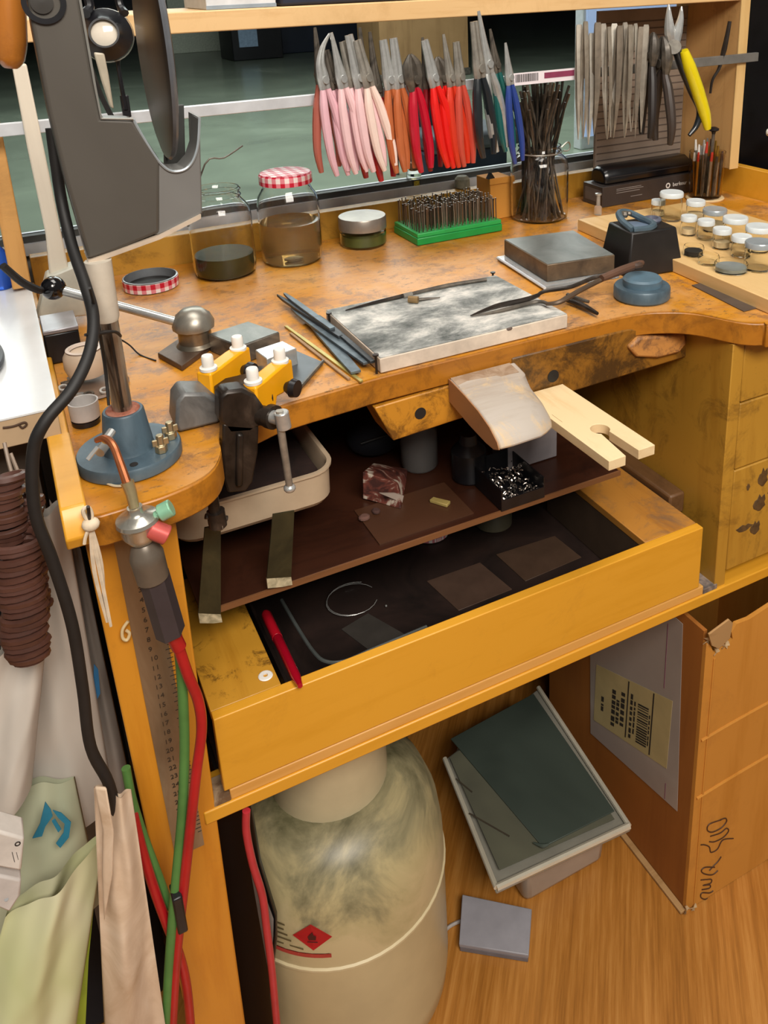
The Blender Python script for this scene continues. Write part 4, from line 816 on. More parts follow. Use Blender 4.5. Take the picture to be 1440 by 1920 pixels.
# steel blocks behind the orange pads
def hexz(pxs, z0_, z1_): return B().hexa([(p[0], p[1], z0_) for p in pxs], [(p[0], p[1], z1_) for p in pxs])
t = thing('steel_block', 'square dark grey steel block lying behind the left orange jaw pad', 'block', (.22, .97, 0))
obj('body', hexz([(0.1749, 0.9433, 0.022), (0.1968, 0.8877, 0.022), (0.247, 0.9059, 0.022), (0.225, 0.9575, 0.022)], .0005, .0215), DSTEEL, t, bev=.001)
obj('face', hexz([(0.176, 0.9427, 0.022), (0.1976, 0.8906, 0.022), (0.2459, 0.9066, 0.022), (0.2245, 0.9558, 0.022)], .0216, .022), patchy('grey_block_face', [(.3, '62645f'), (.7, '82827c')], 25, .4, .5), t)
t = thing('angle_block', 'shiny white-topped metal angle block behind right orange jaw pad', 'block', (.25, .90, 0))
obj('body', hexz([(0.2089, 0.8719, 0.022), (0.213, 0.8419, 0.022), (0.2493, 0.8521, 0.022), (0.2426, 0.8801, 0.022)], .0005, .0215), BRIGHT, t, bev=.001)
obj('foot', hexz([(0.2039, 0.8672, 0.003), (0.2305, 0.7941, 0.003), (0.2739, 0.8436, 0.003), (0.2572, 0.8925, 0.003)], .0003, .003), plain('dark_angle_foot', '5f6468', .4, .6), t, bev=.0004)
obj('edge', B().tube([(0.2313, 0.7927, 0.004), (0.2747, 0.8422, 0.004)], .002, 6, 1), DSTEEL, t)
# ---------------------------------------------------------------- pillar machine with blue cast base
MC = (.057, .742); MB = Vector((MC[0], MC[1], 0))
t = thing('pillar_stand', 'steel pillar in a blue-grey cast flange base at bench front corner', 'stand', (MC[0], MC[1], 0))
obj('flange', B().lathe([(.043, .0005), (.0445, .002), (.0445, .0105), (.0435, .0125), (.001, .0125)], MB, 48), BLUE, t)
obj('socket', B().lathe([(.0225, .0126), (.0215, .015), (.0175, .048), (.0165, .0495), (.008, .0495)], MB, 36), BLUE, t)
obj('rust_ring', B().lathe([(.0145, .0496), (.0138, .0505), (.0085, .0507)], MB, 28), patchy('rust', [(.4, '8a4a34'), (.6, 'a8705c')], 80, .8), t)
q = B().lathe([(.0118, .0506), (.0118, .135)], MB, 24); q.lathe([(.0118, .135), (.0128, .136), (.0136, .185)], MB, 24)
obj('pillar', B().lathe([(.0084, .0506), (.0084, .133)], MB, 24), patchy('worn_chrome', [(.38, '4e4238'), (.5, 'b0a596'), (.7, 'd8d2c8')], 10, .3, .85, 8, .1, 1, (4, 4, .5)), t)
obj('pillar_sleeve', B().lathe([(.0088, .133), (.0100, .137), (.0108, .186)], MB, 24), plain('cream_sleeve', 'cfc6b6', .4, .1, .1), t)
obj('key_groove', B().box((MC[0]-.001, MC[1]-.0089, .055), (MC[0]+.0010, MC[1]-.0079, .133)), BLKMET, t)
for dx, dy in ((.024, -.024), (.036, -.004)):
    nb = obj('wing_nut', B().lathe([(.0055, .0126), (.0055, .019), (.0035, .020), (.0035, .029)], (MC[0]+dx, MC[1]+dy, 0), 6).box((MC[0]+dx-.007, MC[1]+dy-.0012, .019), (MC[0]+dx+.007, MC[1]+dy+.0012, .025)), plain('brassy_steel_nut', 'a89878', .35, .8), t, bev=.0005)
obj('loose_wire', B().tube([(0.0176, 0.727, 0.003), (0.0287, 0.7118, 0.003), (0.0377, 0.6999, 0.002), (0.0469, 0.6954, 0.002)], .0011, 6, 5), plain('cream_wire', 'c8bca0', .5), t)
obj('set_screw', B().cyl((MC[0]-.016, MC[1]-.020, .034), (MC[0]-.026, MC[1]-.033, .031), .0045, 14), BRIGHT, t)
obj('base_hole', B().lathe([(.0035, .0126), (.0035, .013), (.001, .013)], (MC[0]-.001, MC[1]-.034, 0), 14), BLKMET, t)
# housing on the pillar
HB = plain('taupe', '5f5952', .4)
t = thing('machine_housing', 'large taupe-grey plastic housing with open U cradle on top of pillar', 'machine', (MC[0], MC[1], .19))
out = [(0.0384, 0.742, 0.4137), (0.0387, 0.742, 0.3686), (0.0397, 0.742, 0.307), (0.0427, 0.742, 0.2586), (0.0497, 0.742, 0.1879), (0.071, 0.742, 0.191), (0.1089, 0.742, 0.2009), (0.117, 0.742, 0.2622), (0.1008, 0.742, 0.2971), (0.0769, 0.742, 0.3004), (0.076, 0.742, 0.3262), (0.075, 0.742, 0.3899), (0.0748, 0.742, 0.4128)]
q = B().ext([Vector(p)+Vector((0, -.030, 0)) if False else p for p in out], (0, .026, 0))
obj('main_panel', q, GREYBODY, t, bev=.003, seg=3)
cup = [(0.1011, 0.744, 0.2968), (0.1079, 0.744, 0.2797), (0.1172, 0.744, 0.2605), (0.1256, 0.744, 0.2522), (0.1356, 0.744, 0.2519), (0.1431, 0.744, 0.2586), (0.1491, 0.744, 0.2715), (0.153, 0.744, 0.2929), (0.146, 0.744, 0.212), (0.1298, 0.744, 0.205), (0.1081, 0.744, 0.1991), (0.0886, 0.744, 0.2023)]
obj('cradle', B().ext(cup, (0, .030, 0)), patchy('lighter_grey_housing', [(.3, '6c6b69'), (.7, '807f7c')], 4, .35, .1, 3, 0), t, bev=.002)
obj('cradle_lip', B().tube([(0.1009, 0.743, 0.297), (0.1076, 0.743, 0.2794), (0.1169, 0.743, 0.2598), (0.1253, 0.743, 0.2516), (0.1358, 0.743, 0.2516), (0.1437, 0.743, 0.2583), (0.1494, 0.743, 0.2716), (0.1533, 0.743, 0.2934)], .0012, 6, 5), plain('pale_lip', 'a4aeb4', .3, .3), t)
obj('top_lip', B().tube([(0.0749, 0.741, 0.3899), (0.0759, 0.741, 0.3263), (0.0768, 0.741, 0.3005), (0.1007, 0.741, 0.2977)], .001, 6, 1), plain('pale_lip_top', '9a9a94', .3, .3), t)
back = [(p[0], p[1]+.058, p[2]+.004) for p in [(0.1358, 0.742, 0.2944), (0.1531, 0.742, 0.2936), (0.1454, 0.742, 0.2149), (0.1246, 0.742, 0.2063)]]
obj('cradle_back', B().ext(back, (0, .004, 0)), plain('dark_inner_grey', '3f403e', .5), t, bev=.001)
obj('cradle_side', B().ext([(0.1585, 0.768, 0.2903), (0.1507, 0.768, 0.2059), (0.1493, 0.768, 0.2061), (0.1567, 0.768, 0.2905)], (0, .036, 0)), plain('mid_grey_side', '6c6c6a', .4), t)
obj('pivot_ring', B().lathe([(.0155, 0), (.0155, .002), (.0115, .002), (.0115, 0)], (0.0494, 0.7415, 0.3891), 30, Matrix.Rotation(math.radians(90), 4, 'X'), cap=False), BLACKP, t)
obj('pivot_cap', B().lathe([(.008, 0), (.008, .0015), (.001, .002)], (0.048, 0.7415, 0.3891), 24, Matrix.Rotation(math.radians(90), 4, 'X')), plain('dark_cap', '3a3835', .35), t)
obj('bottom_plate', B().ext([(0.0495, 0.741, 0.1873), (0.0502, 0.741, 0.1835), (0.108, 0.741, 0.1957), (0.1439, 0.741, 0.2082), (0.1444, 0.741, 0.2119), (0.1085, 0.741, 0.1993)], (0, .03, 0)), plain('pale_bottom_trim', 'bcab98', .5), t)
# dark disc riding in the cradle
dc = Vector((0.1319, 0.79, 0.3482))
t = thing('dark_disc', 'dark brown-black disc guard standing upright in the U cradle', 'disc', (dc.x, dc.y, .27))
ax = Vector((-1, .045, 0)).to_track_quat('Z', 'Y').to_matrix().to_4x4()
obj('disc', B().lathe([(.001, -.007), (.045, -.0065), (.085, -.004), (.0925, -.002), (.0925, .002), (.085, .004), (.001, .006)], dc, 56, ax), patchy('dark_brown_disc', [(.35, '2a2522'), (.65, '4a3e36')], 3, .35, 0, 3, 0), t)
obj('rim', B().lathe([(.0926, -.0022), (.0945, 0), (.0926, .0022), (.091, 0)], dc, 56, ax, cap=False), plain('grey_rim', '70747a', .3, .3), t)
# ---------------------------------------------------------------- magnifier visor hanging behind the housing
t = thing('magnifier_visor', 'black head magnifier with round pale lens hanging behind the grey housing', 'magnifier', (.14, 1.1, .31))
vc = Vector((0.1315, 1.09, 0.3466)); M2 = rotz(math.radians(-12)) @ Matrix.Rotation(math.radians(80), 4, 'X')
obj('barrel', B().lathe([(.026, -.03), (.029, -.012), (.029, .0), (.020, .010), (.0165, .018), (.0145, .018), (.0145, .006), (.018, -.004), (.018, -.03)], vc, 32, M2, cap=False), BLACKP, t)
obj('ring', B().lathe([(.0295, -.012), (.0305, -.008), (.0295, -.004)], vc, 32, M2, cap=False), STEEL, t)
obj('lens', B().lathe([(.0143, .012), (.010, .014), (.001, .0148)], vc, 28, M2), plain('milky_lens', 'e6dccb', .1, 0, .05, coat=.5), t)
obj('strap', B().tube([vc+Vector((.022, 0, -.012)), (0.1427, 1.1, 0.3186), (0.1416, 1.1, 0.2943), (0.1427, 1.1, 0.2601)], [.0028, .0022, .0028], 8, 4).tube([vc+Vector((.024, 0, .022)), (0.153, 1.1, 0.3774), (0.1505, 1.1, 0.4007)], [.005, .004], 8, 4).tube([vc+Vector((-.018, 0, .024)), (0.1202, 1.1, 0.3777), (0.1185, 1.1, 0.3961)], [.006, .005], 8, 4), BLACKP, t)
obj('clamp', B().box((0.1389, 1.1, 0.276), (0.148, 1.108, 0.2505)), BLACKP, t, bev=.001)
tag(obj('hanging_strap', B().tube([(0.1037, 1.06, 0.3353), (0.1079, 1.06, 0.3121), (0.1135, 1.06, 0.2824), (0.1229, 1.06, 0.2528), (0.1256, 1.06, 0.2391)], [.004, .005, .006, .006], 4, 5, flat=.5), BLACKM), 'black strap slanting down just behind the grey housing arm', 'strap')
tag(obj('ivory_knife', B().ext([(0.1139, 1.07, 0.3295), (0.1249, 1.07, 0.3276), (0.126, 1.07, 0.3041), (0.1261, 1.07, 0.2652), (0.122, 1.07, 0.2686), (0.1172, 1.07, 0.2989)], (0, .006, 0)), plain('ivory_handle', 'b5ab98', .4), bev=.002), 'ivory handled tool hanging on the bar left of the dark disc', 'tool')
# black power cord of the machine running down the left
hs = [o for o in COL.objects if o.name == 'machine_housing'][0]
obj('power_cord', B().tube([(0.0415, 0.778, 0.2918), (0.0404, 0.776, 0.266), (0.0393, 0.772, 0.2311), (0.0402, 0.75, 0.1975), (0.0428, 0.715, 0.1752), (0.0427, 0.685, 0.1581), (0.0345, 0.66, 0.1404), (0.0174, 0.64, 0.1224), (-0.0038, 0.63, 0.1069), (-0.0156, 0.63, 0.0845), (-0.022, 0.63, 0.0378), (-0.0175, 0.63, -0.0055), (-0.0132, 0.63, -0.0659), (-0.0149, 0.63, -0.1272), (-0.0179, 0.63, -0.1859), (-0.0101, 0.63, -0.2314), (-0.0094, 0.64, -0.2955)], .0046, 12, 6), BLACKM, hs)
tag(obj('cable_tie', B().tube([(0.0341, 0.668, 0.1515), (0.0477, 0.7, 0.1396), (0.0591, 0.72, 0.13), (0.0638, 0.728, 0.1222), (0.0579, 0.7, 0.1374), (0.0442, 0.68, 0.1458), (0.0341, 0.668, 0.1515)], .0012, 6, 3), BLACKM), 'thin black cable tie holding the power cord to the pillar', 'cable tie')
tag(obj('wire_lead', B().tube([(0.0433, 0.68, 0.1835), (0.0459, 0.7, 0.1546), (0.0478, 0.725, 0.1029), (0.0451, 0.72, 0.0663)], [.0012, .0016, .0012], 6, 4), BLACKM), 'thin black lead hanging beside the chrome pillar', 'wire')
# ---------------------------------------------------------------- left neighbouring table and what is there
t = thing('side_table', 'white-topped table with pale wooden front edge at the far left', 'table', (-.1, 1.0, FLOOR))
obj('top', B().box((-.55, .797, .012), (.0065, 1.34, .0392)), plain('bare_table_edge', 'b69c7c', .5, 0, .1, 12), t, bev=.001)
obj('laminate', B().box((-.55, .796, .0393), (.0072, 1.34, .041)), plain('white_laminate', 'd8dadb', .25, 0, .04, 10), t)
obj('frame', B().box((-.5, .86, -.14), (-.02, 1.3, .0115)), plain('dark_table_frame', '4b4036', .6), t)
for a_, b_ in ((-.04, .88), (-.04, 1.28), (-.48, .88), (-.48, 1.28)): obj('leg', B().box((a_-.016, b_-.016, FLOOR), (a_+.016, b_+.016, -.14)), plain('table_leg_steel', '5a5854', .5, .4), t)
t = thing('swirl_knot', 'dark scroll-shaped stain', 'mark', (0, 0, 0)) if False else None
kq = B().tube([(-0.0391, 0.7955, 0.0331), (-0.0306, 0.7955, 0.0323), (-0.0218, 0.7955, 0.0336), (-0.02, 0.7955, 0.031), (-0.0239, 0.7955, 0.0288), (-0.0259, 0.7955, 0.0321)], .0009, 6, 5)
par = [o for o in COL.objects if o.name == 'side_table'][0]
obj('scroll_stain', kq, plain('dark_stain_line', '4a3424', .8), par)
tag(obj('cable_bundle', B().tube([(-.062, 1.05, .046), (-.045, 1.0, .047), (-.036, .955, .047), (-.036, .92, .047), (-.046, .895, .047), (-.075, .885, .047)], .0045, 8, 5).tube([(-.07, 1.04, .046), (-.054, .99, .055), (-.046, .95, .056), (-.046, .93, .052), (-.06, .915, .05)], .0045, 8, 5), plain('grey_cable', '3d4248', .4)), 'dark grey cable bundle lying on the white table at far left', 'cable')
t = thing('gooseneck_lamp', 'white leaning lamp stem with pale grey base behind white table', 'lamp', (.04, 1.14, 0))
stem = wood('cream_painted_stem', 'dcd2c0', 'cfc3b2', 2, None, 0, 8, .4)
obj('stem', B().ext([(0.0308, 1.12, 0.3193), (0.046, 1.12, 0.3182), (0.0486, 1.12, 0.2077), (0.0516, 1.12, 0.0751), (0.0491, 1.12, 0.0443), (0.0278, 1.12, 0.0485), (0.0334, 1.12, 0.1189), (0.0309, 1.12, 0.2224)], (0, .012, 0)), stem, t, bev=.002)
obj('foot', B().ext([(0.0257, 1.11, 0.0691), (0.0582, 1.11, 0.0767), (0.0629, 1.11, 0.0115), (0.0227, 1.11, 0.0144), (0.0067, 1.11, 0.0192)], (0, .03, 0)), plain('pale_foot', 'c8c6b8', .4), t, bev=.002)
bz = (0.0174, 1.06, 0.034)
t = thing('charger_box', 'black box with a silver-grey top standing behind the cream bowl', 'box', (.02, 1.03, 0))
obj('body', B().box((.0085, 1.0, .0005), (.045, 1.055, .036)), BLACKP, t, bev=.002)
obj('top', B().box((.0085, .999, .0362), (.0455, 1.056, .041)), plain('silver_grey_top', 'a09ca0', .3, .5), t, bev=.001)
bc = Vector((.043, .925, .0105))
t = thing('cream_bowl', 'squat cream ceramic pot with a broken top on a scrap ring', 'pot', tuple(bc))
obj('body', B().lathe([(.012, 0), (.019, .003), (.022, .012), (.0215, .024), (.018, .030), (.016, .028), (.001, .027)], bc, 30), plain('cream_ceramic', 'cdb59c', .45, 0, .1, 20), t)
obj('top_edge', B().lathe([(.0165, .029), (.018, .0315), (.015, .032), (.014, .029)], bc, 26, cap=False), plain('pale_top_edge', 'dccabc', .4), t)
t = thing('scrap_ring', 'ring of brownish metal scraps and washers under the cream pot', 'scrap', (.045, .92, 0))
obj('tray', B().lathe([(.032, .0005), (.036, .002), (.034, .004), (.001, .004)], (.046, .915, 0), 30), plain('brown_scrap_tray', '7a6454', .5, .2), t)
random.seed(4)
for k in range(14):
    a = k*.45+random.uniform(-.1, .1); c = (.046+.029*math.cos(a), .915+.029*math.sin(a), .0062)
    obj('washer', B().lathe([(.003, -.0006), (.0052, -.0006), (.0052, .0012), (.003, .0012), (.003, -.0006)], c, 12, Matrix.Rotation(random.uniform(-.35, .35), 4, 'X'), cap=False), plain('tin', 'b8a894', .3, .7) if k == 0 else (BRIGHT if k % 2 else DSTEEL), t)
t = thing('white_cup', 'small grey-white cup with black foot between cream pot and pillar', 'cup', (0.028, 0.8277, 0))
cc = (0.0283, 0.83, 0); cc = (cc[0], cc[1]+.0, 0)
obj('cup', B().lathe([(.0125, .006), (.0135, .007), (.014, .024), (.0125, .024), (.012, .009), (.001, .009)], (.030, .835, 0), 26, cap=False), plain('grey_white_cup', 'bcb6b2', .5), t)
obj('foot', B().lathe([(.013, .0005), (.0135, .0055), (.001, .0056)], (.030, .835, 0), 26), BLACKP, t)
t.location = (.030, .835, 0)
for ch in t.children: ch.data.transform(W[t]); ch.data.transform(Matrix.Translation((-.030, -.835, 0)))
# orange-brown rounded handle hanging top left, close to the camera
t = thing('wooden_mallet', 'amber varnished rounded wooden handle with grey side at top left corner', 'handle', (0.0247, 0.8, 0.3671))
obj('body', B().tube([(0.031, 0.8, 0.4072), (0.0269, 0.8, 0.3792), (0.0241, 0.8, 0.3589), (0.0218, 0.8, 0.3457), (0.0207, 0.8, 0.3391)], [.011, .0125, .0125, .0105, .005], 18, 5), wood('amber_wood', 'b8742c', '8a4a18', 2, '5a2a10', .4, 12, .25, coat=.6), t)
obj('grey_side', B().tube([(0.0362, 0.798, 0.407), (0.0318, 0.798, 0.3749), (0.0287, 0.798, 0.3545), (0.0254, 0.798, 0.3444)], [.005, .0052, .0045, .002], 10, 4), plain('grey_strap_side', '84807e', .35, .3), t)
tag(obj('blue_bottle', B().lathe([(.012, 0), (.013, .003), (.013, .045), (.006, .055), (.006, .062), (.001, .063)], (-.012+.022-.035, 1.19+.0, .0415), 20), glass('blue_glass', '3a6ad0', .1, 1.3, .4)), 'bright blue bottle standing on the white table behind the cream stem', 'bottle')

# ---------------------------------------------------------------- torch hanging from the bench corner
t = thing('torch', 'small brass gas torch with green and red knobs hanging at bench corner', 'torch', (0.0479, 0.645, -0.0071))
COP = plain('heated_copper', 'b06a44', .35, .7, .2, 40); TB = plain('nickel_plated_brass', 'c4c0b4', .25, .8, .1, 40)
obj('tip', B().tube([(0.0293, 0.69, 0.0523), (0.0356, 0.685, 0.0549), (0.0404, 0.675, 0.0521), (0.0424, 0.665, 0.0421), (0.0445, 0.655, 0.0275)], [.0022, .0032, .0032, .0036], 10, 5), COP, t)
obj('nozzle', B().cyl((0.0353, 0.687, 0.0511), (0.0427, 0.695, 0.0548), .0034, 10).cyl((0.0294, 0.684, 0.0494), (0.0202, 0.68, 0.0426), .0018, 8), BRIGHT, t)
obj('tip_joint', B().tube([(0.0447, 0.655, 0.0284), (0.0461, 0.652, 0.0189), (0.0464, 0.648, 0.0079)], [.0052, .0045, .0040], 12, 2), plain('brassy_joint', 'c0ae84', .3, .7), t)
ax0 = Vector((0.0465, 0.648, 0.0088)); ax1 = Vector((0.0483, 0.648, -0.0257)); dd = (ax1-ax0).normalized(); Mx = Vector((0, 0, -1)).rotation_difference(dd).to_matrix().to_4x4() @ Matrix.Rotation(math.radians(180), 4, 'X')
obj('head', B().lathe([(.006, 0), (.0062, .004), (.0085, .007), (.0165, .010), (.0172, .013), (.0150, .016), (.0145, .024), (.0095, .032), (.001, .033)], ax0, 28, Mx), TB, t)
obj('green_knob', B().cyl((0.0598, 0.643, -0.0016), (0.0636, 0.642, 0.0001), .0036, 12).cyl((0.0636, 0.642, 0.0001), (0.0733, 0.64, 0.004), .0072, 14, .0072), plain('green_anodised_knob', '8cc0a0', .3, .3, .1), t, bev=.001)
obj('red_knob', B().cyl((0.0542, 0.64, -0.0088), (0.0664, 0.636, -0.0176), .0080, 14), plain('red_anodised_knob', 'd0605a', .3, .3, .1), t, bev=.001)
obj('shoulder', B().tube([(0.0484, 0.648, -0.0247), (0.0492, 0.648, -0.0372), (0.0512, 0.648, -0.0597)], [.008, .0138, .0132], 20, 4), plain('taupe_shoulder', '6e6458', .35, .3), t)
gh = B(); R = []
for i in range(2):
    pt = Vector(((0.0523, 0.648, -0.058), (0.0581, 0.648, -0.1184))[i]); R.append([pt+Vector((math.cos(a*math.pi/6)*(.0105 if a % 2 else .0122), math.sin(a*math.pi/6)*(.0105 if a % 2 else .0122), .16*math.cos(a*math.pi/6)*.012)) for a in range(12)])
obj('fluted_handle', gh.rings(R), plain('dark_grey_handle', '3a3438', .4), t)
obj('hose_collar', B().tube([(0.059, 0.648, -0.1187), (0.0613, 0.648, -0.1286), (0.063, 0.648, -0.1361)], [.007, .0062, .0062], 12, 2), RED, t)
tag(obj('red_hose', B().tube([(0.0619, 0.648, -0.1306), (0.0664, 0.648, -0.1666), (0.0717, 0.648, -0.1984), (0.0703, 0.646, -0.229), (0.0601, 0.644, -0.271), (0.0465, 0.642, -0.3315), (0.0337, 0.64, -0.3879), (0.0232, 0.64, -0.4362), (0.012, 0.64, -0.4929), (0.0005, 0.64, -0.5592)], .0048, 12, 6), RED), 'glossy red rubber hose running down from the torch in front of leg', 'hose')
tag(obj('green_hose', B().tube([(0.0641, 0.66, -0.1465), (0.0613, 0.658, -0.1872), (0.0549, 0.655, -0.2478), (0.0438, 0.65, -0.3125), (0.0306, 0.645, -0.3714), (0.0195, 0.64, -0.4196), (0.0066, 0.64, -0.4888), (-0.0041, 0.64, -0.5555)], .0046, 12, 6), GREENH), 'green rubber hose running down beside the red one from the torch', 'hose')
tag(obj('red_hose', B().tube([(0.0033, 0.655, -0.3005), (0.0052, 0.652, -0.3435), (0.0089, 0.65, -0.3903), (0.0135, 0.648, -0.4326), (0.0193, 0.648, -0.4798), (0.0207, 0.648, -0.5255), (0.0174, 0.648, -0.5849)], .0045, 12, 6), RED), 'red hose coming out from behind the hanging cloth, lower left', 'hose')
tag(obj('green_hose', B().tube([(0.0049, 0.665, -0.2553), (0.005, 0.662, -0.2898), (0.0086, 0.66, -0.3349), (0.0142, 0.658, -0.3829), (0.019, 0.656, -0.4252)], .0040, 12, 6), GREENH), 'green hose emerging behind the cloth and joining the bench leg', 'hose')
tag(obj('hose_tie', B().box((0.0213, 0.632, -0.3903), (0.0303, 0.65, -0.4354)), BLACKP, bev=.0015), 'black strap tying the red and green hoses together', 'strap')
# string on a nail
t = thing('string_loop', 'knotted bundle of white cotton string hanging from the bench corner', 'string', (0.0124, 0.64, 0.0179))
STR = plain('white_cotton_string', 'd8c6ac', .9, 0, .15, 60)
obj('nail', B().cyl((0.0133, 0.634, 0.0281), (0.0128, 0.64, 0.013), .0014, 8), BLKMET, t)
obj('knot', B().ball((0.013, 0.64, 0.0091), .0062, 12, (1.1, 1, .9)), STR, t, ang=60)
obj('loop', B().tube([(0.0124, 0.64, 0.0107), (0.0098, 0.64, 0.0187), (0.0102, 0.64, 0.0233), (0.0136, 0.64, 0.0236), (0.0149, 0.64, 0.017), (0.0132, 0.64, 0.0104)], .0017, 8, 5), STR, t)
for k, e in enumerate(((0.0117, 0.645, -0.0855), (0.0137, 0.642, -0.0884), (0.011, 0.648, -0.0791))):
    s0 = Vector((0.0128, 0.64, 0.0082)); s1 = Vector(e); m_ = s0.lerp(s1, .4)+Vector((.003*(k-1), 0, -.004))
    obj('strand', B().tube([s0, m_, s1], [.0018, .0018, .0012], 6, 5), STR, t)
obj('strand', B().tube([(0.011, 0.638, 0.0076), (0.0075, 0.638, 0.0002), (0.006, 0.638, -0.005)], .0014, 6, 4), STR, t)
# steel rule hanging on the leg
t = thing('steel_rule', 'long worn steel rule with stamped numbers hanging on the bench leg', 'ruler', (0.0372, 0.698, -0.2791))
RU = patchy('worn_rule_steel', [(.3, '6e5a44'), (.5, '8f7c64'), (.7, 'b0a288')], 10, .35, .6, 6, .05, .6, (1, 1, .35))
rl = [(0.0311, 0.6985, -0.0751), (0.0397, 0.6985, -0.0674), (0.0496, 0.6985, -0.07), (0.0533, 0.6985, -0.224), (0.0538, 0.6985, -0.3283), (0.0505, 0.6985, -0.4392), (0.0374, 0.6985, -0.4345), (0.0324, 0.6985, -0.3848), (0.0302, 0.6985, -0.2315)]
rl = [(.0292, .6985, -.048), (.034, .6985, -.043), (.050, .6985, -.044), (.058, .6985, -.052), (.062, .6985, -.42), (.0335, .6985, -.42)]
obj('blade', B().ext(rl, (0, .0012, 0)), RU, t)
tick = B()
for k in range(66):
    z = -.075-k*.005; L = .0055 if k % 2 == 0 else .0035; tick.box((.0615-L, .6982, z), (.0615, .6984, z-.0006))
obj('graduations', tick, INK, t)
for k in range(30): text('number', str(k+1), plain('stamped_ink', '3b2c20', .6) if k == 0 else bpy.data.materials['stamped_ink'], t, (.0415, .6982, -.085-k*.0108), (0, 0, 1) if False else (1, 0, .0), (0, 0, 1), .0072, .0001)
tag(obj('ring_curl', B().tube([(0.029, 0.694, -0.1288), (0.0236, 0.694, -0.1351), (0.0224, 0.694, -0.1437), (0.0255, 0.694, -0.1474), (0.0285, 0.694, -0.1418), (0.0264, 0.694, -0.1374)], .0014, 8, 5), plain('pale_shaving', 'e0c898', .5)), 'pale curled shaving stuck on the orange bench leg', 'shaving')
# coiled brown hoses
COILM = plain('brown_translucent_hose', '4f3229', .35, 0, .2, 30, coat=.3)
def coil(name, label, top, bot, R_, r_, turns, squash=.6, ph=0):
    pts_ = []; n = turns*14; top = Vector(top); bot = Vector(bot)
    for i in range(n+1):
        a = 2*math.pi*i/14+ph; e_ = 1-.45*max(0, i/n-.9)/.1; j_ = 1+.07*math.sin(i*.23+ph*3)+.05*math.sin(i*.071); pts_.append(top.lerp(bot, i/n)+Vector((R_*e_*j_*math.cos(a)+.0012*math.sin(i*.05+ph), R_*e_*j_*squash*math.sin(a), .0010*math.sin(i*.31))))
    return tag(obj(name, B().tube(pts_, r_, 6, 1), COILM), label, 'hose', 'coiled brown air hoses at the left')
coil('coiled_hose', 'brown coiled air hose hanging nearest, fattest coil at left edge', (-0.0403, 0.66, 0.0027), (-0.0495, 0.66, -0.1094), .0150, .0031, 21)
coil('coiled_hose', 'thinner brown coiled hose hanging behind, just right of the fat coil', (-0.0287, 0.68, 0.0253), (-0.0398, 0.68, -0.0867), .0105, .0030, 21, ph=1)
coil('coiled_hose', 'brown coiled hose bunched at the upper left under the white table', (-0.0386, 0.67, 0.0528), (-0.053, 0.67, -0.0382), .0120, .0032, 17, ph=2)
tag(obj('wire_strands', B().tube([(-0.0355, 0.7, 0.0644), (-0.0346, 0.69, 0.0456), (-0.0316, 0.68, 0.0262)], .0015, 6, 4).tube([(-0.0328, 0.7, 0.0541), (-0.0296, 0.69, 0.0392), (-0.0261, 0.68, 0.0268)], .0015, 6, 4), plain('tan_wire', '8a7868', .5)), 'thin tan wires running down to the coiled hoses', 'wire')
# carrier bags hanging at the left: folded sheets with thickness
def bag(name, label, P0, P1, P2, P3, mat, amp=.012, folds=7, depth=.03, seed=0, nu=44, nv=30, sag=.0, group=None, parent=None):
    """P0..P3: top-left, top-right, bottom-right, bottom-left corners"""
    P0, P1, P2, P3 = map(Vector, (P0, P1, P2, P3)); rnd = random.Random(seed); ph = [rnd.uniform(0, 6.28) for _ in range(6)]
    def f(side):
        def g(u, v):
            a = P0.lerp(P1, u); b = P3.lerp(P2, u); p = a.lerp(b, v)
            w_ = math.sin(folds*u*1.6+ph[0]+1.9*v)*.6+math.sin(folds*u*3.9+ph[1]-3.1*v+1.5*math.sin(3*v+ph[3]))*.22*(1-.5*v)+math.sin(4*v+ph[2]+5*u)*.35+.10*math.sin(17*u+9*v+ph[4])*math.sin(11*v+ph[5])
            p = p+Vector((0, side*depth*math.sin(math.pi*min(max(u, 0), 1))**.6*(.25+.75*v)-amp*w_*math.sin(math.pi*u)**.4, -sag*math.sin(math.pi*u)))
            return tuple(p)
        return g
    q = B(); q.grid(f(-1), nu, nv); n0 = len(q.v); q.grid(f(1), nu, nv)
    o = obj(name, q, mat, parent, ang=80)
    bm = bmesh.new(); bm.from_mesh(o.data); bmesh.ops.remove_doubles(bm, verts=bm.verts, dist=.0004); bmesh.ops.recalc_face_normals(bm, faces=bm.faces); bm.to_mesh(o.data); bm.free()
    if label: tag(o, label, 'bag', group)
    return o
FILM2 = patchy('greyish_bag_film', [(.3, '9a9088'), (.6, 'b4aaa0'), (.8, 'c8c0b6')], 5, .4, 0, 3, .1)
bag('carrier_bag', 'tall white plastic carrier bag hanging in folds under the white table', (-0.0502, 0.74, -0.0436), (-0.0024, 0.74, -0.0173), (-0.0106, 0.76, -0.3825), (-0.1175, 0.76, -0.3413), BAGW, .010, 5, .03, 1)
bag('carrier_bag', 'greyish plastic bag hanging close against the bench leg', (-0.0144, 0.8, -0.0501), (0.0039, 0.8, -0.1125), (0.0081, 0.8, -0.4271), (-0.0426, 0.8, -0.4057), FILM2, .006, 5, .014, 2)
bag('carrier_bag', 'white bag lobe sweeping down to the left edge above the green bags', (-0.085, 0.7, -0.131), (-0.03, 0.7, -0.1001), (-0.0713, 0.7, -0.2667), (-0.1158, 0.7, -0.2784), BAGW, .006, 4, .02, 3)
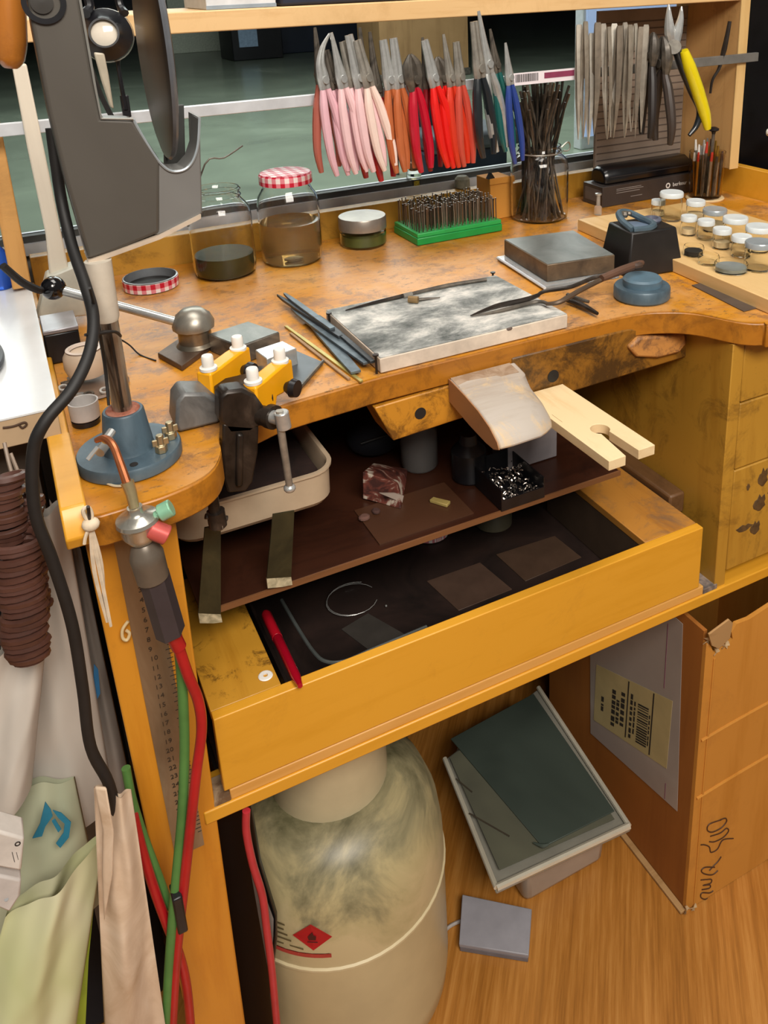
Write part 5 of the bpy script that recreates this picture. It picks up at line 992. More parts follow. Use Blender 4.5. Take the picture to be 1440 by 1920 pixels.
tag(obj('blue_print', B().ext([(-0.0044, 0.755, -0.2095), (-0.0017, 0.755, -0.2171), (-0.004, 0.755, -0.2449), (-0.0078, 0.755, -0.2508), (-0.009, 0.755, -0.2361)], (0, .0006, 0)), plain('blue_bag_print', '2c6a98', .4)), 'small blue printed mark on the hanging white bag', 'print')
GRB = patchy('pale_green_bag_film', [(.3, '9aa088'), (.6, 'b6b89c'), (.8, 'c6c8ac')], 5, .4, 0, 3, .1)
t = thing('green_bag', 'pale green plastic bag with blue printed symbol at lower left', 'bag', (-0.072, 0.7, -0.3235))
o = bag('film', None, (-0.1036, 0.722, -0.2834), (-0.0385, 0.722, -0.2974), (-0.0387, 0.712, -0.4482), (-0.1347, 0.712, -0.432), GRB, .005, 4, .015, 4, parent=t)
bl = plain('teal_blue_print', '2f7c98', .45)
e = Vector((0, -.006, 0)); F = lambda p: Vector(p)+e
obj('printed_symbol', B().ext([F(p) for p in ((-0.064, 0.7, -0.2859), (-0.0612, 0.7, -0.2963), (-0.0608, 0.7, -0.3043), (-0.0684, 0.7, -0.3127), (-0.0726, 0.7, -0.3219), (-0.0802, 0.7, -0.3198), (-0.0719, 0.7, -0.3074))], (0, .001, 0))
    .ext([F(p) for p in ((-0.0598, 0.7, -0.2984), (-0.0537, 0.7, -0.3052), (-0.0479, 0.7, -0.3197), (-0.0522, 0.7, -0.3355), (-0.0608, 0.7, -0.3435), (-0.0633, 0.7, -0.3366), (-0.0556, 0.7, -0.3282), (-0.0531, 0.7, -0.3185), (-0.057, 0.7, -0.3091))], (0, .001, 0))
    .ext([F(p) for p in ((-0.0625, 0.7, -0.3097), (-0.0597, 0.7, -0.3088), (-0.0566, 0.7, -0.323), (-0.0596, 0.7, -0.3251))], (0, .001, 0)), bl, t)
LIME = patchy('white_lime_bag_film', [(.3, 'a8b070'), (.5, 'c4c49a'), (.7, 'd2ccb4')], 4, .4, 0, 3, .1)
bag('lime_bag', 'white and lime-green plastic bag standing open at bottom left', (-0.1089, 0.655, -0.3501), (-0.0223, 0.655, -0.3092), (-0.0799, 0.65, -0.5162), (-0.1587, 0.65, -0.4657), LIME, .008, 5, .035, 5)
tag(obj('lime_edge', B().ext([(-0.0371, 0.66, -0.3521), (-0.036, 0.66, -0.3595), (-0.0563, 0.66, -0.4479), (-0.0712, 0.66, -0.5272), (-0.0796, 0.66, -0.5204), (-0.0611, 0.66, -0.4373)], (0, .003, 0)), plain('lime_green_film', '8ea02c', .4)), 'narrow lime-green bag fold beside the dark gap', 'bag')
# adapters in the bag
t = thing('power_adapter', 'white boxy power adapter with grey lettering at the left edge', 'adapter', (-0.0874, 0.625, -0.255))
o = obj('body', B().ext([(-0.0941, 0.615, -0.2154), (-0.0763, 0.615, -0.2346), (-0.0839, 0.615, -0.2656), (-0.101, 0.615, -0.2494)], (0, .022, 0)), plain('white_adapter', 'cfc8c0', .5), t, bev=.002)
obj('print', B().lathe([(.0022, 0), (.0022, .0003), (.0013, .0003), (.0013, 0)], (-0.0816, 0.6148, -0.2368), 14, Matrix.Rotation(math.radians(90), 4, 'X'), cap=False).box((-0.0868, 0.6146, -0.2425), (-0.0864, 0.6148, -0.2533)).box((-0.0837, 0.6146, -0.2444), (-0.084, 0.6148, -0.2525)), INK, t)
t = thing('plug', 'white plug with dark screw hole hanging under the power adapter', 'plug', (-0.0974, 0.62, -0.2958))
obj('body', B().ext([(-0.1017, 0.615, -0.2576), (-0.0853, 0.615, -0.274), (-0.0887, 0.615, -0.2895), (-0.0987, 0.615, -0.3019), (-0.1072, 0.615, -0.289)], (0, .016, 0)), plain('white_plug', 'c4bdb8', .5), t, bev=.002)
obj('screw_hole', B().cyl((-0.0983, 0.6146, -0.2862), (-0.0988, 0.618, -0.29), .0016, 10), BLACKP, t)
# soiled cloth hanging in front of the leg
bagc = bag('hanging_cloth', None, (-0.022, 0.635, -0.2333), (0.0056, 0.635, -0.25), (-0.0045, 0.63, -0.544), (-0.0548, 0.63, -0.5066), CLOTH, .009, 3, .010, 6, 50, 40)
tag(bagc, 'soiled beige cotton cloth hanging in folds over the hoses', 'cloth')
tag(obj('cloth_fold', B().ext([(-0.0207, 0.618, -0.2168), (-0.0123, 0.612, -0.2165), (-0.0133, 0.612, -0.2625), (-0.0205, 0.612, -0.3064), (-0.0344, 0.612, -0.3536), (-0.0284, 0.614, -0.3037), (-0.0215, 0.616, -0.262)], (0, .004, 0)), CLOTH, bev=.002, ang=80), 'twisted free edge of the soiled cotton cloth', 'cloth')
t = thing('dark_holdall', 'black and navy holdall standing behind the bags under the left table', 'bag', (-.14, 1.06, FLOOR))
obj('body', B().box((-.30, .93, FLOOR), (.012, 1.2, -.30)), plain('black_navy_fabric', '10131a', .8, 0, .3, 10), t, bev=.02)
obj('strap', B().tube([(-.25, .95, -.31), (-.2, .95, -.22), (-.08, .95, -.22), (-.03, .95, -.31)], .006, 8, 5), BLACKM, t)
# ---------------------------------------------------------------- under the bench top
EN = plain('aged_cream_enamel', 'b8a48a', .4, 0, .12, 12)
t = thing('enamel_tray', 'cream enamelled metal tray hanging on straps under the bench top', 'tray', (.17, .9, -.14))
def rrect(x0, x1, y0, y1, r, n=6):
    o_ = []
    for cx, cy, a0 in ((x1-r, y0+r, -90), (x1-r, y1-r, 0), (x0+r, y1-r, 90), (x0+r, y0+r, 180)):
        o_ += [(cx+r*math.cos(math.radians(a0+90*i/n)), cy+r*math.sin(math.radians(a0+90*i/n))) for i in range(n+1)]
    return o_
q = B(); R = []
for ins, z in ((.006, -.140), (.001, -.134), (0, -.101), (-.003, -.099), (-.003, -.0965), (.002, -.0965), (.004, -.100), (.005, -.134), (.009, -.137)):
    R.append([Vector((x, y, z)) for x, y in rrect(.088+ins, .262-ins, .79+ins, 1.08-ins, max(.028-ins, .004))])
obj('shell', q.rings(R), EN, t)
obj('dark_contents', B().prism(rrect(.096, .254, .80, 1.07, .024), -.1365, -.118), patchy('dark_sweepings', [(.3, '17100e'), (.7, '33211c')], 30, .8), t)
STRAP = patchy('dark_olive_strap', [(.3, '2c2c20'), (.6, '42402c'), (.8, '524c34')], 20, .45, .5)
WORN = patchy('flaking_plaster', [(.4, '8c8468'), (.6, 'bcb090')], 90, .8)
for nm, pts_ in (('strap', [(0.114, 0.758, -0.1017), (0.1294, 0.758, -0.104), (0.1178, 0.758, -0.2053), (0.0965, 0.758, -0.1952)]), ('strap', [(0.1815, 0.758, -0.1097), (0.2036, 0.758, -0.1128), (0.1932, 0.758, -0.1894), (0.1678, 0.758, -0.1815)])):
    s_ = obj(nm, B().ext(pts_, (0, .002, 0)), STRAP, t)
    obj('strap_tip', B().ext([pts_[3], pts_[2], tuple(Vector(pts_[2])+Vector((.0005, 0, -.010))), tuple(Vector(pts_[2]).lerp(Vector(pts_[3]), .4)+Vector((0, 0, -.0115))), tuple(Vector(pts_[3])+Vector((0, 0, -.012)))], (0, .0025, 0)), WORN, s_)
zs = -.2
def onshelf(*a): return a
t = thing('paper_carton', 'torn white and red-brown printed paper carton on inner shelf', 'box', (0.3408, 0.8635, -0.2))
obj('body', B().hexa([(0.3179, 0.8672, -0.1983), (0.3489, 0.8235, -0.1983), (0.3787, 0.8723, -0.1983), (0.3528, 0.9161, -0.1983)], [(0.3103, 0.84, -0.1445), (0.3572, 0.85, -0.1792), (0.394, 0.9, -0.1987), (0.3474, 0.9, -0.1751)]).up(-.1982), patchy('white_red_brown_print', [(.4, '3c1c16'), (.52, '6a3428'), (.6, 'b0a292')], 40, .6), t, bev=.001)
obj('flap', B().ext([(0.3278, 0.835, -0.176), (0.3558, 0.835, -0.2074), (0.3582, 0.835, -0.1896), (0.3467, 0.835, -0.1822)], (0, .002, 0)).up(-.1982), plain('dirty_white_flap', '9c8c80', .6), t)
t = thing('navy_pouch', 'dark navy soft pouch lying behind the torn paper carton on inner shelf', 'pouch', (0.3682, 0.9176, -0.2))
pc_ = Vector((0.3756, 0.9312, -0.2)); obj('body', B().ball((pc_.x, pc_.y+.03, -.174), .038, 18, (1, .8, .66)), plain('navy_pouch_fabric', '11131e', .8, 0, .3, 20), t, ang=60)
obj('closure', B().tube([(pc_.x-.03, pc_.y+.004, -.165), (pc_.x, pc_.y-.002, -.160), (pc_.x+.03, pc_.y+.004, -.165)], .0018, 6, 4), BLACKM, t)
t = thing('scrap_tin', 'black open box heaped with silver metal scrap on inner shelf', 'box', (0.4751, 0.7852, -0.2))
c0 = Vector((0.4798, 0.7891, -0.2)); 
obj('box', B().box((c0.x-.030, c0.y-.028, -.1995), (c0.x+.030, c0.y+.045, -.1985)).box((c0.x-.030, c0.y-.028, -.1985), (c0.x-.0285, c0.y+.045, -.172)).box((c0.x+.0285, c0.y-.028, -.1985), (c0.x+.030, c0.y+.045, -.172)).box((c0.x-.0285, c0.y+.0435, -.1985), (c0.x+.0285, c0.y+.045, -.168)).box((c0.x-.0285, c0.y-.028, -.1985), (c0.x+.0285, c0.y-.0265, -.185)), BLACKP, t)
random.seed(8); q = B()
for k in range(230):
    p = c0+Vector((random.uniform(-.026, .026), random.uniform(-.024, .035), .003+random.random()**1.5*.018)); a = random.uniform(0, 6.28); b2 = random.uniform(-.6, .6); L = random.uniform(.002, .006)
    d = Vector((math.cos(a)*math.cos(b2), math.sin(a)*math.cos(b2), math.sin(b2)))*L
    q.tube([p-d*.5, p+Vector((0, 0, .0008)), p+d*.5], random.uniform(.0005, .0011), 4, 1)
o = obj('metal_scrap', q, plain('silver_scrap', 'b8aea4', .25, .9, .3, 90), t); o['kind'] = 'stuff'
t = thing('grey_carton', 'plain grey rectangular box standing behind the scrap on inner shelf', 'box', (0.5396, 0.8318, -0.2))
g0, g1 = (0.5119, 0.8362, -0.2), (0.5758, 0.8317, -0.2)
obj('body', B().box((g0[0]-.01, g1[1], -.1995), (g1[0], g1[1]+.04, -.1995+.075)), plain('grey_box_card', '8c8688', .6), t, bev=.001)
obj('lid', B().box((g0[0]-.011, g1[1]-.001, -.128), (g1[0]+.001, g1[1]+.041, -.1235)), plain('grey_box_lid', '8f898b', .6), t)
jc = Vector((0.4127, 0.8841, -0.2))
t = jar('dim_jar', (jc.x, jc.y+.02, -.1995), [(.022, 0), (.024, .003), (.024, .05), (.021, .056), (.021, .06)], 'dim glass jar standing behind the apron block on inner shelf', 'jar', gm=glass('smoky_glass', '9c9894', .1, 1.2, .3))
t = thing('bottle_cap', 'dark rounded plastic bottle on inner shelf between the jar and scrap', 'bottle', (0.4448, 0.8438, -0.2))
bc = Vector((0.4535, 0.8458, -0.2)); obj('body', B().lathe([(.020, .0005), (.022, .003), (.022, .04), (.012, .05), (.010, .062), (.001, .063)], bc, 24), BLACKP, t); obj('ring', B().lathe([(.0106, .052), (.0112, .054), (.0106, .056)], bc, 20, cap=False), DSTEEL, t)
tag(obj('wax_chip', hexz([(0.3841, 0.8189, -0.195), (0.3972, 0.7986, -0.195), (0.4051, 0.8041, -0.195), (0.391, 0.8227, -0.195)], -.1983, -.194), plain('yellow_wax', 'a08c50', .6), bev=.001), 'small yellowish wax chip lying on the brown inner shelf', 'chip')
tag(obj('rag_scrap', B().ball((0.3036, 0.8272, -0.196), .006, 10, (1.2, 1, .6)), plain('dirty_pink_rag', '6a4a40', .9)), 'tiny dirty pink scrap at the left of the inner shelf', 'scrap')
tag(obj('rag_scrap', B().ball((0.3206, 0.8322, -0.196), .005, 10, (1, 1.2, .6)), plain('dirty_dark_rag', '4a302a', .9)), 'tiny dark brown scrap beside the torn paper carton', 'scrap')
# red marker in the drawer
t = thing('red_marker', 'red glossy marker pen leaning on the drawer front', 'pen', (0.1869, 0.8293, -0.33))
m0, m1 = Vector((0.1758, 0.8342, -0.278)), Vector((0.1764, 0.7012, -0.2745))
m0 = Vector((0.1827, 0.8522, -0.3)); m1 = Vector((0.1742, 0.6931, -0.268)); mm = m0.lerp(m1, .38)
RP = plain('red_glossy_plastic', 'a00c22', .15, 0, .05, coat=.6)
obj('cap', B().tube([m0, m0.lerp(m1, .04), mm], [.0045, .0062, .0058], 14, 1), plain('bright_red_cap', 'd0182c', .12, 0, .05, coat=.6), t)
obj('barrel', B().tube([mm, m0.lerp(m1, .9), m1], [.0056, .0050, .0026], 14, 1), RP, t)
# lead tiles and wire in the drawer
for k, (px, lab) in enumerate(((((0.27, 0.8446, -0.3545), (0.2885, 0.7884, -0.3545), (0.3344, 0.7977, -0.3545), (0.3095, 0.8547, -0.3545)), 'dark grey sheet square in the drawer below the wire loop'),
    (((0.4005, 0.8729, -0.3545), (0.4104, 0.803, -0.3545), (0.4892, 0.8041, -0.3545), (0.4802, 0.8715, -0.3545)), 'reddish-brown sheet square in the middle of the drawer'),
    (((0.5076, 0.8756, -0.3545), (0.5125, 0.8089, -0.3545), (0.6047, 0.8132, -0.3545), (0.6004, 0.8705, -0.3545)), 'brown sheet square toward the right of the drawer'))):
    tag(obj('sheet_square', hexz(px, -.3552, -.3540), plain('sheet_brown_%d' % k, ('3c3834', '4c3a30', '4a382c')[k], .4, 0), bev=.0003), lab, 'sheet', 'dark sheets lining the drawer')
wc = Vector((0.3002, 0.8848, -0.352))
q = B()
for k, (rx, dx) in enumerate(((.033, 0), (.034, .002))):
    q.tube([wc+Vector((rx*math.cos(a*.3)+dx, rx*.9*math.sin(a*.3), .001+k*.001)) for a in range(1+k*2, 20-k*3)], .0004, 5, 1)
tag(obj('wire_loop', q, BRIGHT), 'thin silver wire coiled in loops on the drawer floor', 'wire')
tag(obj('silver_bead', B().ball((0.3338, 0.8532, -0.352), .0014, 8), BRIGHT), 'tiny silver bead right of the wire loop in the drawer', 'bead')
t = thing('gingham_lid', 'loose red and white gingham jar lid lying in the drawer under the shelf edge', 'lid', (0.4528, 0.9414, -0.3545))
gc = Vector((0.4517, 0.9392, -0.3545)); gc.y += .028
obj('shell', B().lathe([(.027, 0), (.028, .001), (.028, .013), (.026, .0145), (.001, .015)], (gc.x, gc.y, -.3545), 30), GINGS, t)
obj('lid_top', B().lathe([(.0255, .0151), (.001, .0156)], (gc.x, gc.y, -.3545), 30), GING, t)
t = thing('olive_pot', 'olive grey round pot standing in the drawer below the scrap box', 'pot', (0.5584, 0.9164, -0.35))
gc = Vector((0.5412, 0.9098, -0.34)); obj('body', B().lathe([(.024, 0), (.027, .003), (.028, .055), (.026, .058), (.001, .058)], (gc.x, gc.y+.03, -.3545), 28), plain('olive_grey_pot', '4c4838', .4), t); obj('rim', B().lathe([(.028, .052), (.0292, .055), (.028, .058)], (gc.x, gc.y+.03, -.3545), 28, cap=False), plain('olive_pot_rim', '6c6852', .4), t)
# ---------------------------------------------------------------- gas cylinder
GC = Vector((.235, .835, FLOOR)); CYL = patchy('grimy_cream_steel', [(.3, '625e48'), (.42, '8c8264'), (.52, 'ae9f76'), (.7, 'bfae86')], 9, .4, .05, 8, .06, .5)
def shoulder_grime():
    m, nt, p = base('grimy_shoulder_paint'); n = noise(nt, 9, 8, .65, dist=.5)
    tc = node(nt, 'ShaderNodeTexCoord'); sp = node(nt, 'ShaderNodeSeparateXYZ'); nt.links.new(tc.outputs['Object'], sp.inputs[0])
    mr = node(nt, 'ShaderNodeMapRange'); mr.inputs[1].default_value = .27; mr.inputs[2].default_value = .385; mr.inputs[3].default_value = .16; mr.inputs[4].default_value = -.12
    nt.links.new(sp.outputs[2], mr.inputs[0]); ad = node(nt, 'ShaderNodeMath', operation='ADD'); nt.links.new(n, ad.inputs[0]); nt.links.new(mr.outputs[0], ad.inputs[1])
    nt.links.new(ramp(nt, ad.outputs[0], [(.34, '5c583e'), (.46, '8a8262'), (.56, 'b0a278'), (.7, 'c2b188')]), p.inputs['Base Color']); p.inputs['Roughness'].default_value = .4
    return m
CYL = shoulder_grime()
t = thing('gas_cylinder', 'squat grimy cream gas cylinder standing on the floor under the bench', 'gas cylinder', tuple(GC))
obj('body', B().lathe([(.12, .0), (.125, .01), (.1385, .03), (.141, .06), (.141, .228)], GC, 56), plain('clean_cream_steel', 'bfae86', .4, 0, .08, 8), t)
obj('weld_seam', B().lathe([(.141, .228), (.1432, .230), (.1432, .233), (.141, .235)], GC, 56, cap=False), plain('cream_seam', 'cbbb94', .4, 0, .05), t)
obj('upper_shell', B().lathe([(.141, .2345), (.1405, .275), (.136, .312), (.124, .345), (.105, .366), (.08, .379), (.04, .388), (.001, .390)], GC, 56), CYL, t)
q = B(); R = []
n = 40
for r_, zf in ((.0705, 0), (.0705, 1), (.074, 1), (.074, 0)):
    R.append([GC+Vector((r_*math.cos(2*math.pi*k/n), r_*math.sin(2*math.pi*k/n), .366+zf*.154)) for k in range(n)])
obj('collar', B().rings(R+[R[0]], cap=False), plain('cream_collar', 'c2b592', .4, 0, .08, 10), t)
obj('valve', B().cyl(GC+Vector((0, 0, .385)), GC+Vector((0, 0, .48)), .012, 12), plain('brass_valve', '8c7038', .4, .8), t)
# hazard diamond and red band on the side, curved with the shell
ang0 = math.atan2((0.1742, 0.761, -0.72)[1]-.835, (0.1742, 0.761, -0.72)[0]-.235)
def curved(poly, R_, z0_, a0):  # poly in metres (u along, v up)
    n = len(poly); outer = [GC+Vector((R_*math.cos(a0+u/R_), R_*math.sin(a0+u/R_), 0)) for u, v in poly]
    vs = [Vector((p.x, p.y, z0_+v)) for p, (u, v) in zip(outer, poly)]
    vs2 = [Vector((GC.x+(v_.x-GC.x)*.9975, GC.y+(v_.y-GC.y)*.9975, v_.z)) for v_ in vs]
    return vs2, vs
def decal(name, poly, mat, zc, a0, R_=.1418):
    i_, o_ = curved(poly, R_, zc, a0); n = len(poly)
    return obj(name, B().add(i_+o_, [tuple(range(n))[::-1], tuple(range(n, 2*n))]+[(k, (k+1) % n, (k+1) % n+n, k+n) for k in range(n)]), mat, t)
dq = Vector((0.1602, 0.7, -0.6302)); HZ = (0.1607, 0.702, -0.6331)[2]-.010; A0 = math.radians(-121)
REDP = plain('red_hazard_print', 'b01420', .45, 0, .08)
dm = decal('hazard_diamond', [(-.023, 0), (0, -.021), (.023, 0), (0, .021)], REDP, HZ, A0)
decal('flame_print', [(-.004, -.004), (.004, -.004), (.005, .002), (.002, .004), (.001, .009), (-.003, .004), (-.005, .001)], plain('dark_print', '4a1414', .6), HZ, A0, .1421)
decal('flame_line', [(-.006, -.008), (.006, -.008), (.006, -.0068), (-.006, -.0068)], plain('dark_print_line', '4a1414', .6), HZ, A0, .1421)
decal('red_band', [(-.06+k*.01, 0) for k in range(9)]+[(.02-k*.01, .006) for k in range(9)], plain('faded_red_band', 'b4443a', .5, 0, .1), HZ-.034, A0, .1414)
for k, (u0, u1, v) in enumerate(((-.055, -.032, .012), (-.052, -.034, .004), (-.055, -.030, -.004), (-.05, -.026, -.012), (-.052, -.012, -.022))):
    decal('small_print', [(u0, v), (u1, v), (u1, v+.0025), (u0, v+.0025)], plain('olive_print', '6c6040', .6), HZ, A0)
# black sheet folder standing between leg and cylinder
t = thing('black_folder', 'black curved plastic folder standing between bench leg and gas cylinder', 'folder', (.10, .73, FLOOR))
q = B()
q.ext([(0.078, 0.735, -0.4448), (0.1173, 0.735, -0.4414), (0.1232, 0.735, -0.5113), (0.1384, 0.735, -0.5954), (0.1361, 0.735, -0.6195), (0.1133, 0.735, -0.6911), (0.0862, 0.735, -0.7995), (0.0541, 0.735, -0.7728)], (0, -.006, 0)) if False else q.ext([(.083, .745, -.41), (.118, .725, -.42), (.119, .722, -.50), (.127, .712, -.575), (.124, .712, -.61), (.111, .72, -.70), (.106, .72, -.93), (.081, .745, -.93)], (-.003, -.005, 0))
obj('cover', q, plain('black_folder_plastic', '0f0d0e', .35), t, bev=.001)
obj('grey_sheet', B().ext([(.106, .718, -.47), (.1205, .704, -.572), (.118, .706, -.60), (.110, .712, -.66)], (-.001, .003, 0)), plain('grey_sheet', '8c8884', .5), t)
tag(obj('red_hose', B().tube([(0.1072, 0.7, -0.4023), (0.1043, 0.7, -0.4299), (0.1062, 0.7, -0.4762), (0.1111, 0.698, -0.5237), (0.1106, 0.696, -0.5691), (0.1099, 0.695, -0.6338), (0.1069, 0.695, -0.728)], .0042, 12, 6), plain('pinkish_red_hose', 'b8303a', .4, 0, .1, coat=.2)), 'thin pinkish red hose running down to the gas cylinder', 'hose')
# ---------------------------------------------------------------- plastic container with grey sheets on top
t = thing('storage_box', 'translucent grey plastic storage box with clear lid under the bench', 'container', (.56, .9, FLOOR))
CP = plain('translucent_grey_plastic', 'a29486', .3, 0, .08, 10, coat=.3)
def fr4(x0, x1, y0, y1, z): return [Vector((x0, y0, z)), Vector((x1, y0, z)), Vector((x1, y1, z)), Vector((x0, y1, z))]
obj('tub', B().hexa(fr4(.505, .650, .800, 1.0, FLOOR), fr4(.497, .658, .792, 1.01, -.812)), CP, t, bev=.012, seg=3)
obj('yellow_sticker', B().box((.60, .7925, -.842), (.64, .7935, -.836)), plain('yellow_strip', 'b0964a', .5), t)
lc = [Vector((0.4319, 0.7594, -0.8)), Vector((0.654, 0.7447, -0.8)), Vector((0.6835, 1.036, -0.8)), Vector((0.4672, 0.9842, -0.8))]
t = thing('container_lid', 'clear silvery plastic lid lying askew on the grey storage box', 'lid', tuple((lc[0]+lc[2])/2))
LM = plain('silvery_clear_plastic', '8f8c80', .22, .15, .1, 12, coat=.5)
obj('plate', B().hexa([p+Vector((0, 0, -.010)) for p in lc], [p+Vector((0, 0, -.004)) for p in lc]), LM, t, bev=.002)
lip = [lerp(p, (lc[0]+lc[2])/2, .015) for p in lc]
obj('raised_lip', B().tube([lip[3], lip[0]], .004, 8, 1).tube([lip[0], lip[1]], .005, 8, 1).tube([lip[1], lip[2]], .004, 8, 1), plain('bright_lip', 'cfc8b4', .15, .3, .05, coat=.5), t)
ld = [Vector((0.5088, 0.7839, -0.797)), Vector((0.6542, 0.813, -0.797)), Vector((0.6496, 1.026, -0.797)), Vector((0.4887, 0.995, -0.797))]
SH = patchy('dark_green_grey_sheet', [(.3, '323a34'), (.7, '465048')], 3, .45, 0, 3, .02)
s1 = [(0.4286, 0.8291, -0.793), (0.6181, 0.8185, -0.793), (0.6516, 0.9873, -0.793), (0.463, 0.97, -0.793)]
t = thing('sheet_material', 'large green-grey abrasive sheet with curled corner on top of the lid', 'sheet', (.56, .85, -.795))
pt = [(0.5196, 0.7753, -0.792), (0.6447, 0.7721, -0.792), (0.6616, 0.8365, -0.792), (0.6622, 1.02, -0.792), (0.4917, 1.006, -0.792)]
obj('sheet', B().hexa([p+Vector((0, 0, -.002)) for p in map(Vector, (pt[0], pt[1], pt[3], pt[4]))], [p for p in map(Vector, (pt[0], pt[1], pt[3], pt[4]))]), SH, t, bev=.0005)
obj('curled_corner', B().tube([(0.5103, 0.7861, -0.79), (0.5188, 0.7741, -0.788), (0.5277, 0.7711, -0.786)], [.001, .003, .001], 8, 4), SH, t)
t = thing('sheet_material', 'lower dark grey sheet sticking out left under the green-grey one', 'sheet', (.5, .85, -.798))
pt2 = [Vector(p) for p in ((0.4443, 0.773, -0.7955), (0.6412, 0.7574, -0.7955), (0.6642, 1.023, -0.7955), (0.4709, 0.9798, -0.7955))]
pt2 = [lerp(p, (lc[0]+lc[2])/2, .04) for p in pt2]
obj('sheet', B().hexa([p+Vector((0, 0, -.0002)) for p in pt2], [p+Vector((0, 0, .0008)) for p in pt2]), patchy('olive_grey_sheet', [(.3, '545448'), (.7, '6a6a58')], 4, .35, .1, 3, .02), t)
obj('crease', B().tube([(0.4644, 0.9365, -0.7938), (0.4748, 0.9038, -0.7938)], .0012, 6, 1).tube([(0.4536, 0.8742, -0.7938), (0.4868, 0.8138, -0.7938)], .0012, 6, 1), plain('dark_crease', '3c3428', .6), t)
# foot pedal
t = thing('foot_pedal', 'grey plastic wedge foot pedal on the floor beside the cylinder', 'pedal', (0.4443, 0.7913, -0.93))
f = [(0.3875, 0.7892, -0.92), (0.465, 0.7299, -0.92), (0.4979, 0.7727, -0.905), (0.4204, 0.8392, -0.905)]
PG = plain('grey_pedal_plastic', '8c8a90', .4, 0, .06, 40)
obj('base', B().hexa([(p[0], p[1], FLOOR+.0005) for p in f], [(p[0], p[1], z) for p, z in zip(f, (-.921, -.921, -.908, -.908))]), plain('dark_grey_pedal_base', '6f6d73', .45), t, bev=.001)
cg = sum((Vector(p) for p in f), Vector())/4
g_ = [lerp(p, cg, -.02) for p in f]
obj('treadle', B().hexa([(p[0], p[1], z) for p, z in zip(g_, (-.9205, -.9205, -.9075, -.9075))], [(p[0], p[1], z) for p, z in zip(g_, (-.914, -.914, -.899, -.899))]), PG, t, bev=.0012)
tag(obj('pedal_cable', B().tube([(0.4113, 0.8235, -0.926), (0.3886, 0.8246, -0.926), (0.3694, 0.8162, -0.926), (0.3428, 0.7976, -0.926), (0.3146, 0.7659, -0.926)], .0025, 8, 5), plain('grey_white_cable', 'a8a09a', .5)), 'thin grey-white cable leading from the foot pedal to the cylinder', 'cable')
# ---------------------------------------------------------------- cardboard box
t = thing('cardboard_box', 'big open torn cardboard box with handwriting and shipping label, lower right', 'box', (.9, .86, FLOOR))
bx, by, bw, bd, bt = .708, .6785, .40, .36, .006
zt = -.418
def wavy(a, b, n, amp, seed, z):
    r = random.Random(seed); return [(a+(b-a)*i/n, z+r.uniform(-amp, amp)) for i in range(n+1)]
# front panel with torn top edge
fp_ = [(bx, FLOOR+.001), (bx+bw, FLOOR+.001), (bx+bw, -.425)]+[(x, z) for x, z in ((bx+.20, -.425), (bx+.15, -.428), (bx+.12, -.424), (bx+.075, -.432), (bx+.052, -.430), (bx+.044, -.440), (bx+.047, -.452), (bx+.040, -.462), (bx+.031, -.458), (bx+.024, -.466), (bx+.014, -.460), (bx+.008, -.446), (bx, -.438))]
fo = obj('front_panel', B().ext([(x, by, z) for x, z in fp_], (0, bt, 0)), CARD, t)
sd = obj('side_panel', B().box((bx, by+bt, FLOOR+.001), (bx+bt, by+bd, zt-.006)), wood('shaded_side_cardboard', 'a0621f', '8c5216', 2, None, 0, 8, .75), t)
obj('side_panel', B().box((bx+bw-bt, by+bt, FLOOR+.001), (bx+bw, by+bd, zt-.006)), CARD, t)
obj('back_panel', B().box((bx+bt, by+bd-bt, FLOOR+.001), (bx+bw-bt, by+bd, zt-.006)), CARD, t)
obj('bottom_panel', B().box((bx+bt, by+bt, FLOOR+.001), (bx+bw-bt, by+bd-bt, FLOOR+.006)), CARD, t)
tr = B(); random.seed(12)
for (x, y, z, s) in ((bx+.004, by+.003, -.438, 1), (bx+.018, by+.001, -.462, .8), (bx+.034, by+.001, -.458, .9), (bx-.003, by-.003, FLOOR+.010, 1), (bx+.010, by-.004, FLOOR+.008, .8)):
    for k in range(5):
        a = random.uniform(0, 6.28); tr.ext([(x, y-.001, z), (x+.006*s*math.cos(a), y-.002, z+.006*s*math.sin(a)), (x+.008*s*math.cos(a+.7), y+.001, z+.008*s*math.sin(a+.7))], (random.uniform(-.001, .001), -.0015, .0006))
o = obj('torn_fibres', tr, plain('pale_torn_paper', 'bca078', .9, 0, .2, 80), t); o['kind'] = 'stuff'
obj('corner_flap', B().ext([(bx-.002, by-.002, -.420), (bx+.028, by-.006, -.406), (bx+.040, by-.002, -.420), (bx+.036, by-.003, -.442), (bx+.016, by-.004, -.450), (bx+.004, by-.003, -.440)], (0, -.003, 0)), CARDD, t, bev=.0008)
for z in (-.60, -.705): obj('fold_ridge', B().tube([(bx+.004, by-.0005, z-.004), (bx+.08, by-.0005, z), (bx+.2, by-.0005, z+.002), (bx+.398, by-.0005, z+.002)], .0022, 6, 4), CARD, t)
obj('vertical_fold', B().tube([(bx+.016, by-.0004, -.47), (bx+.015, by-.0004, -.70), (bx+.016, by-.0004, -.92)], .0018, 6, 4), CARD, t)
obj('bottom_flap', B().box((bx-.010, by-.001, FLOOR+.001), (bx-.0005, by+.30, FLOOR+.006)), CARDD, t, bev=.001)
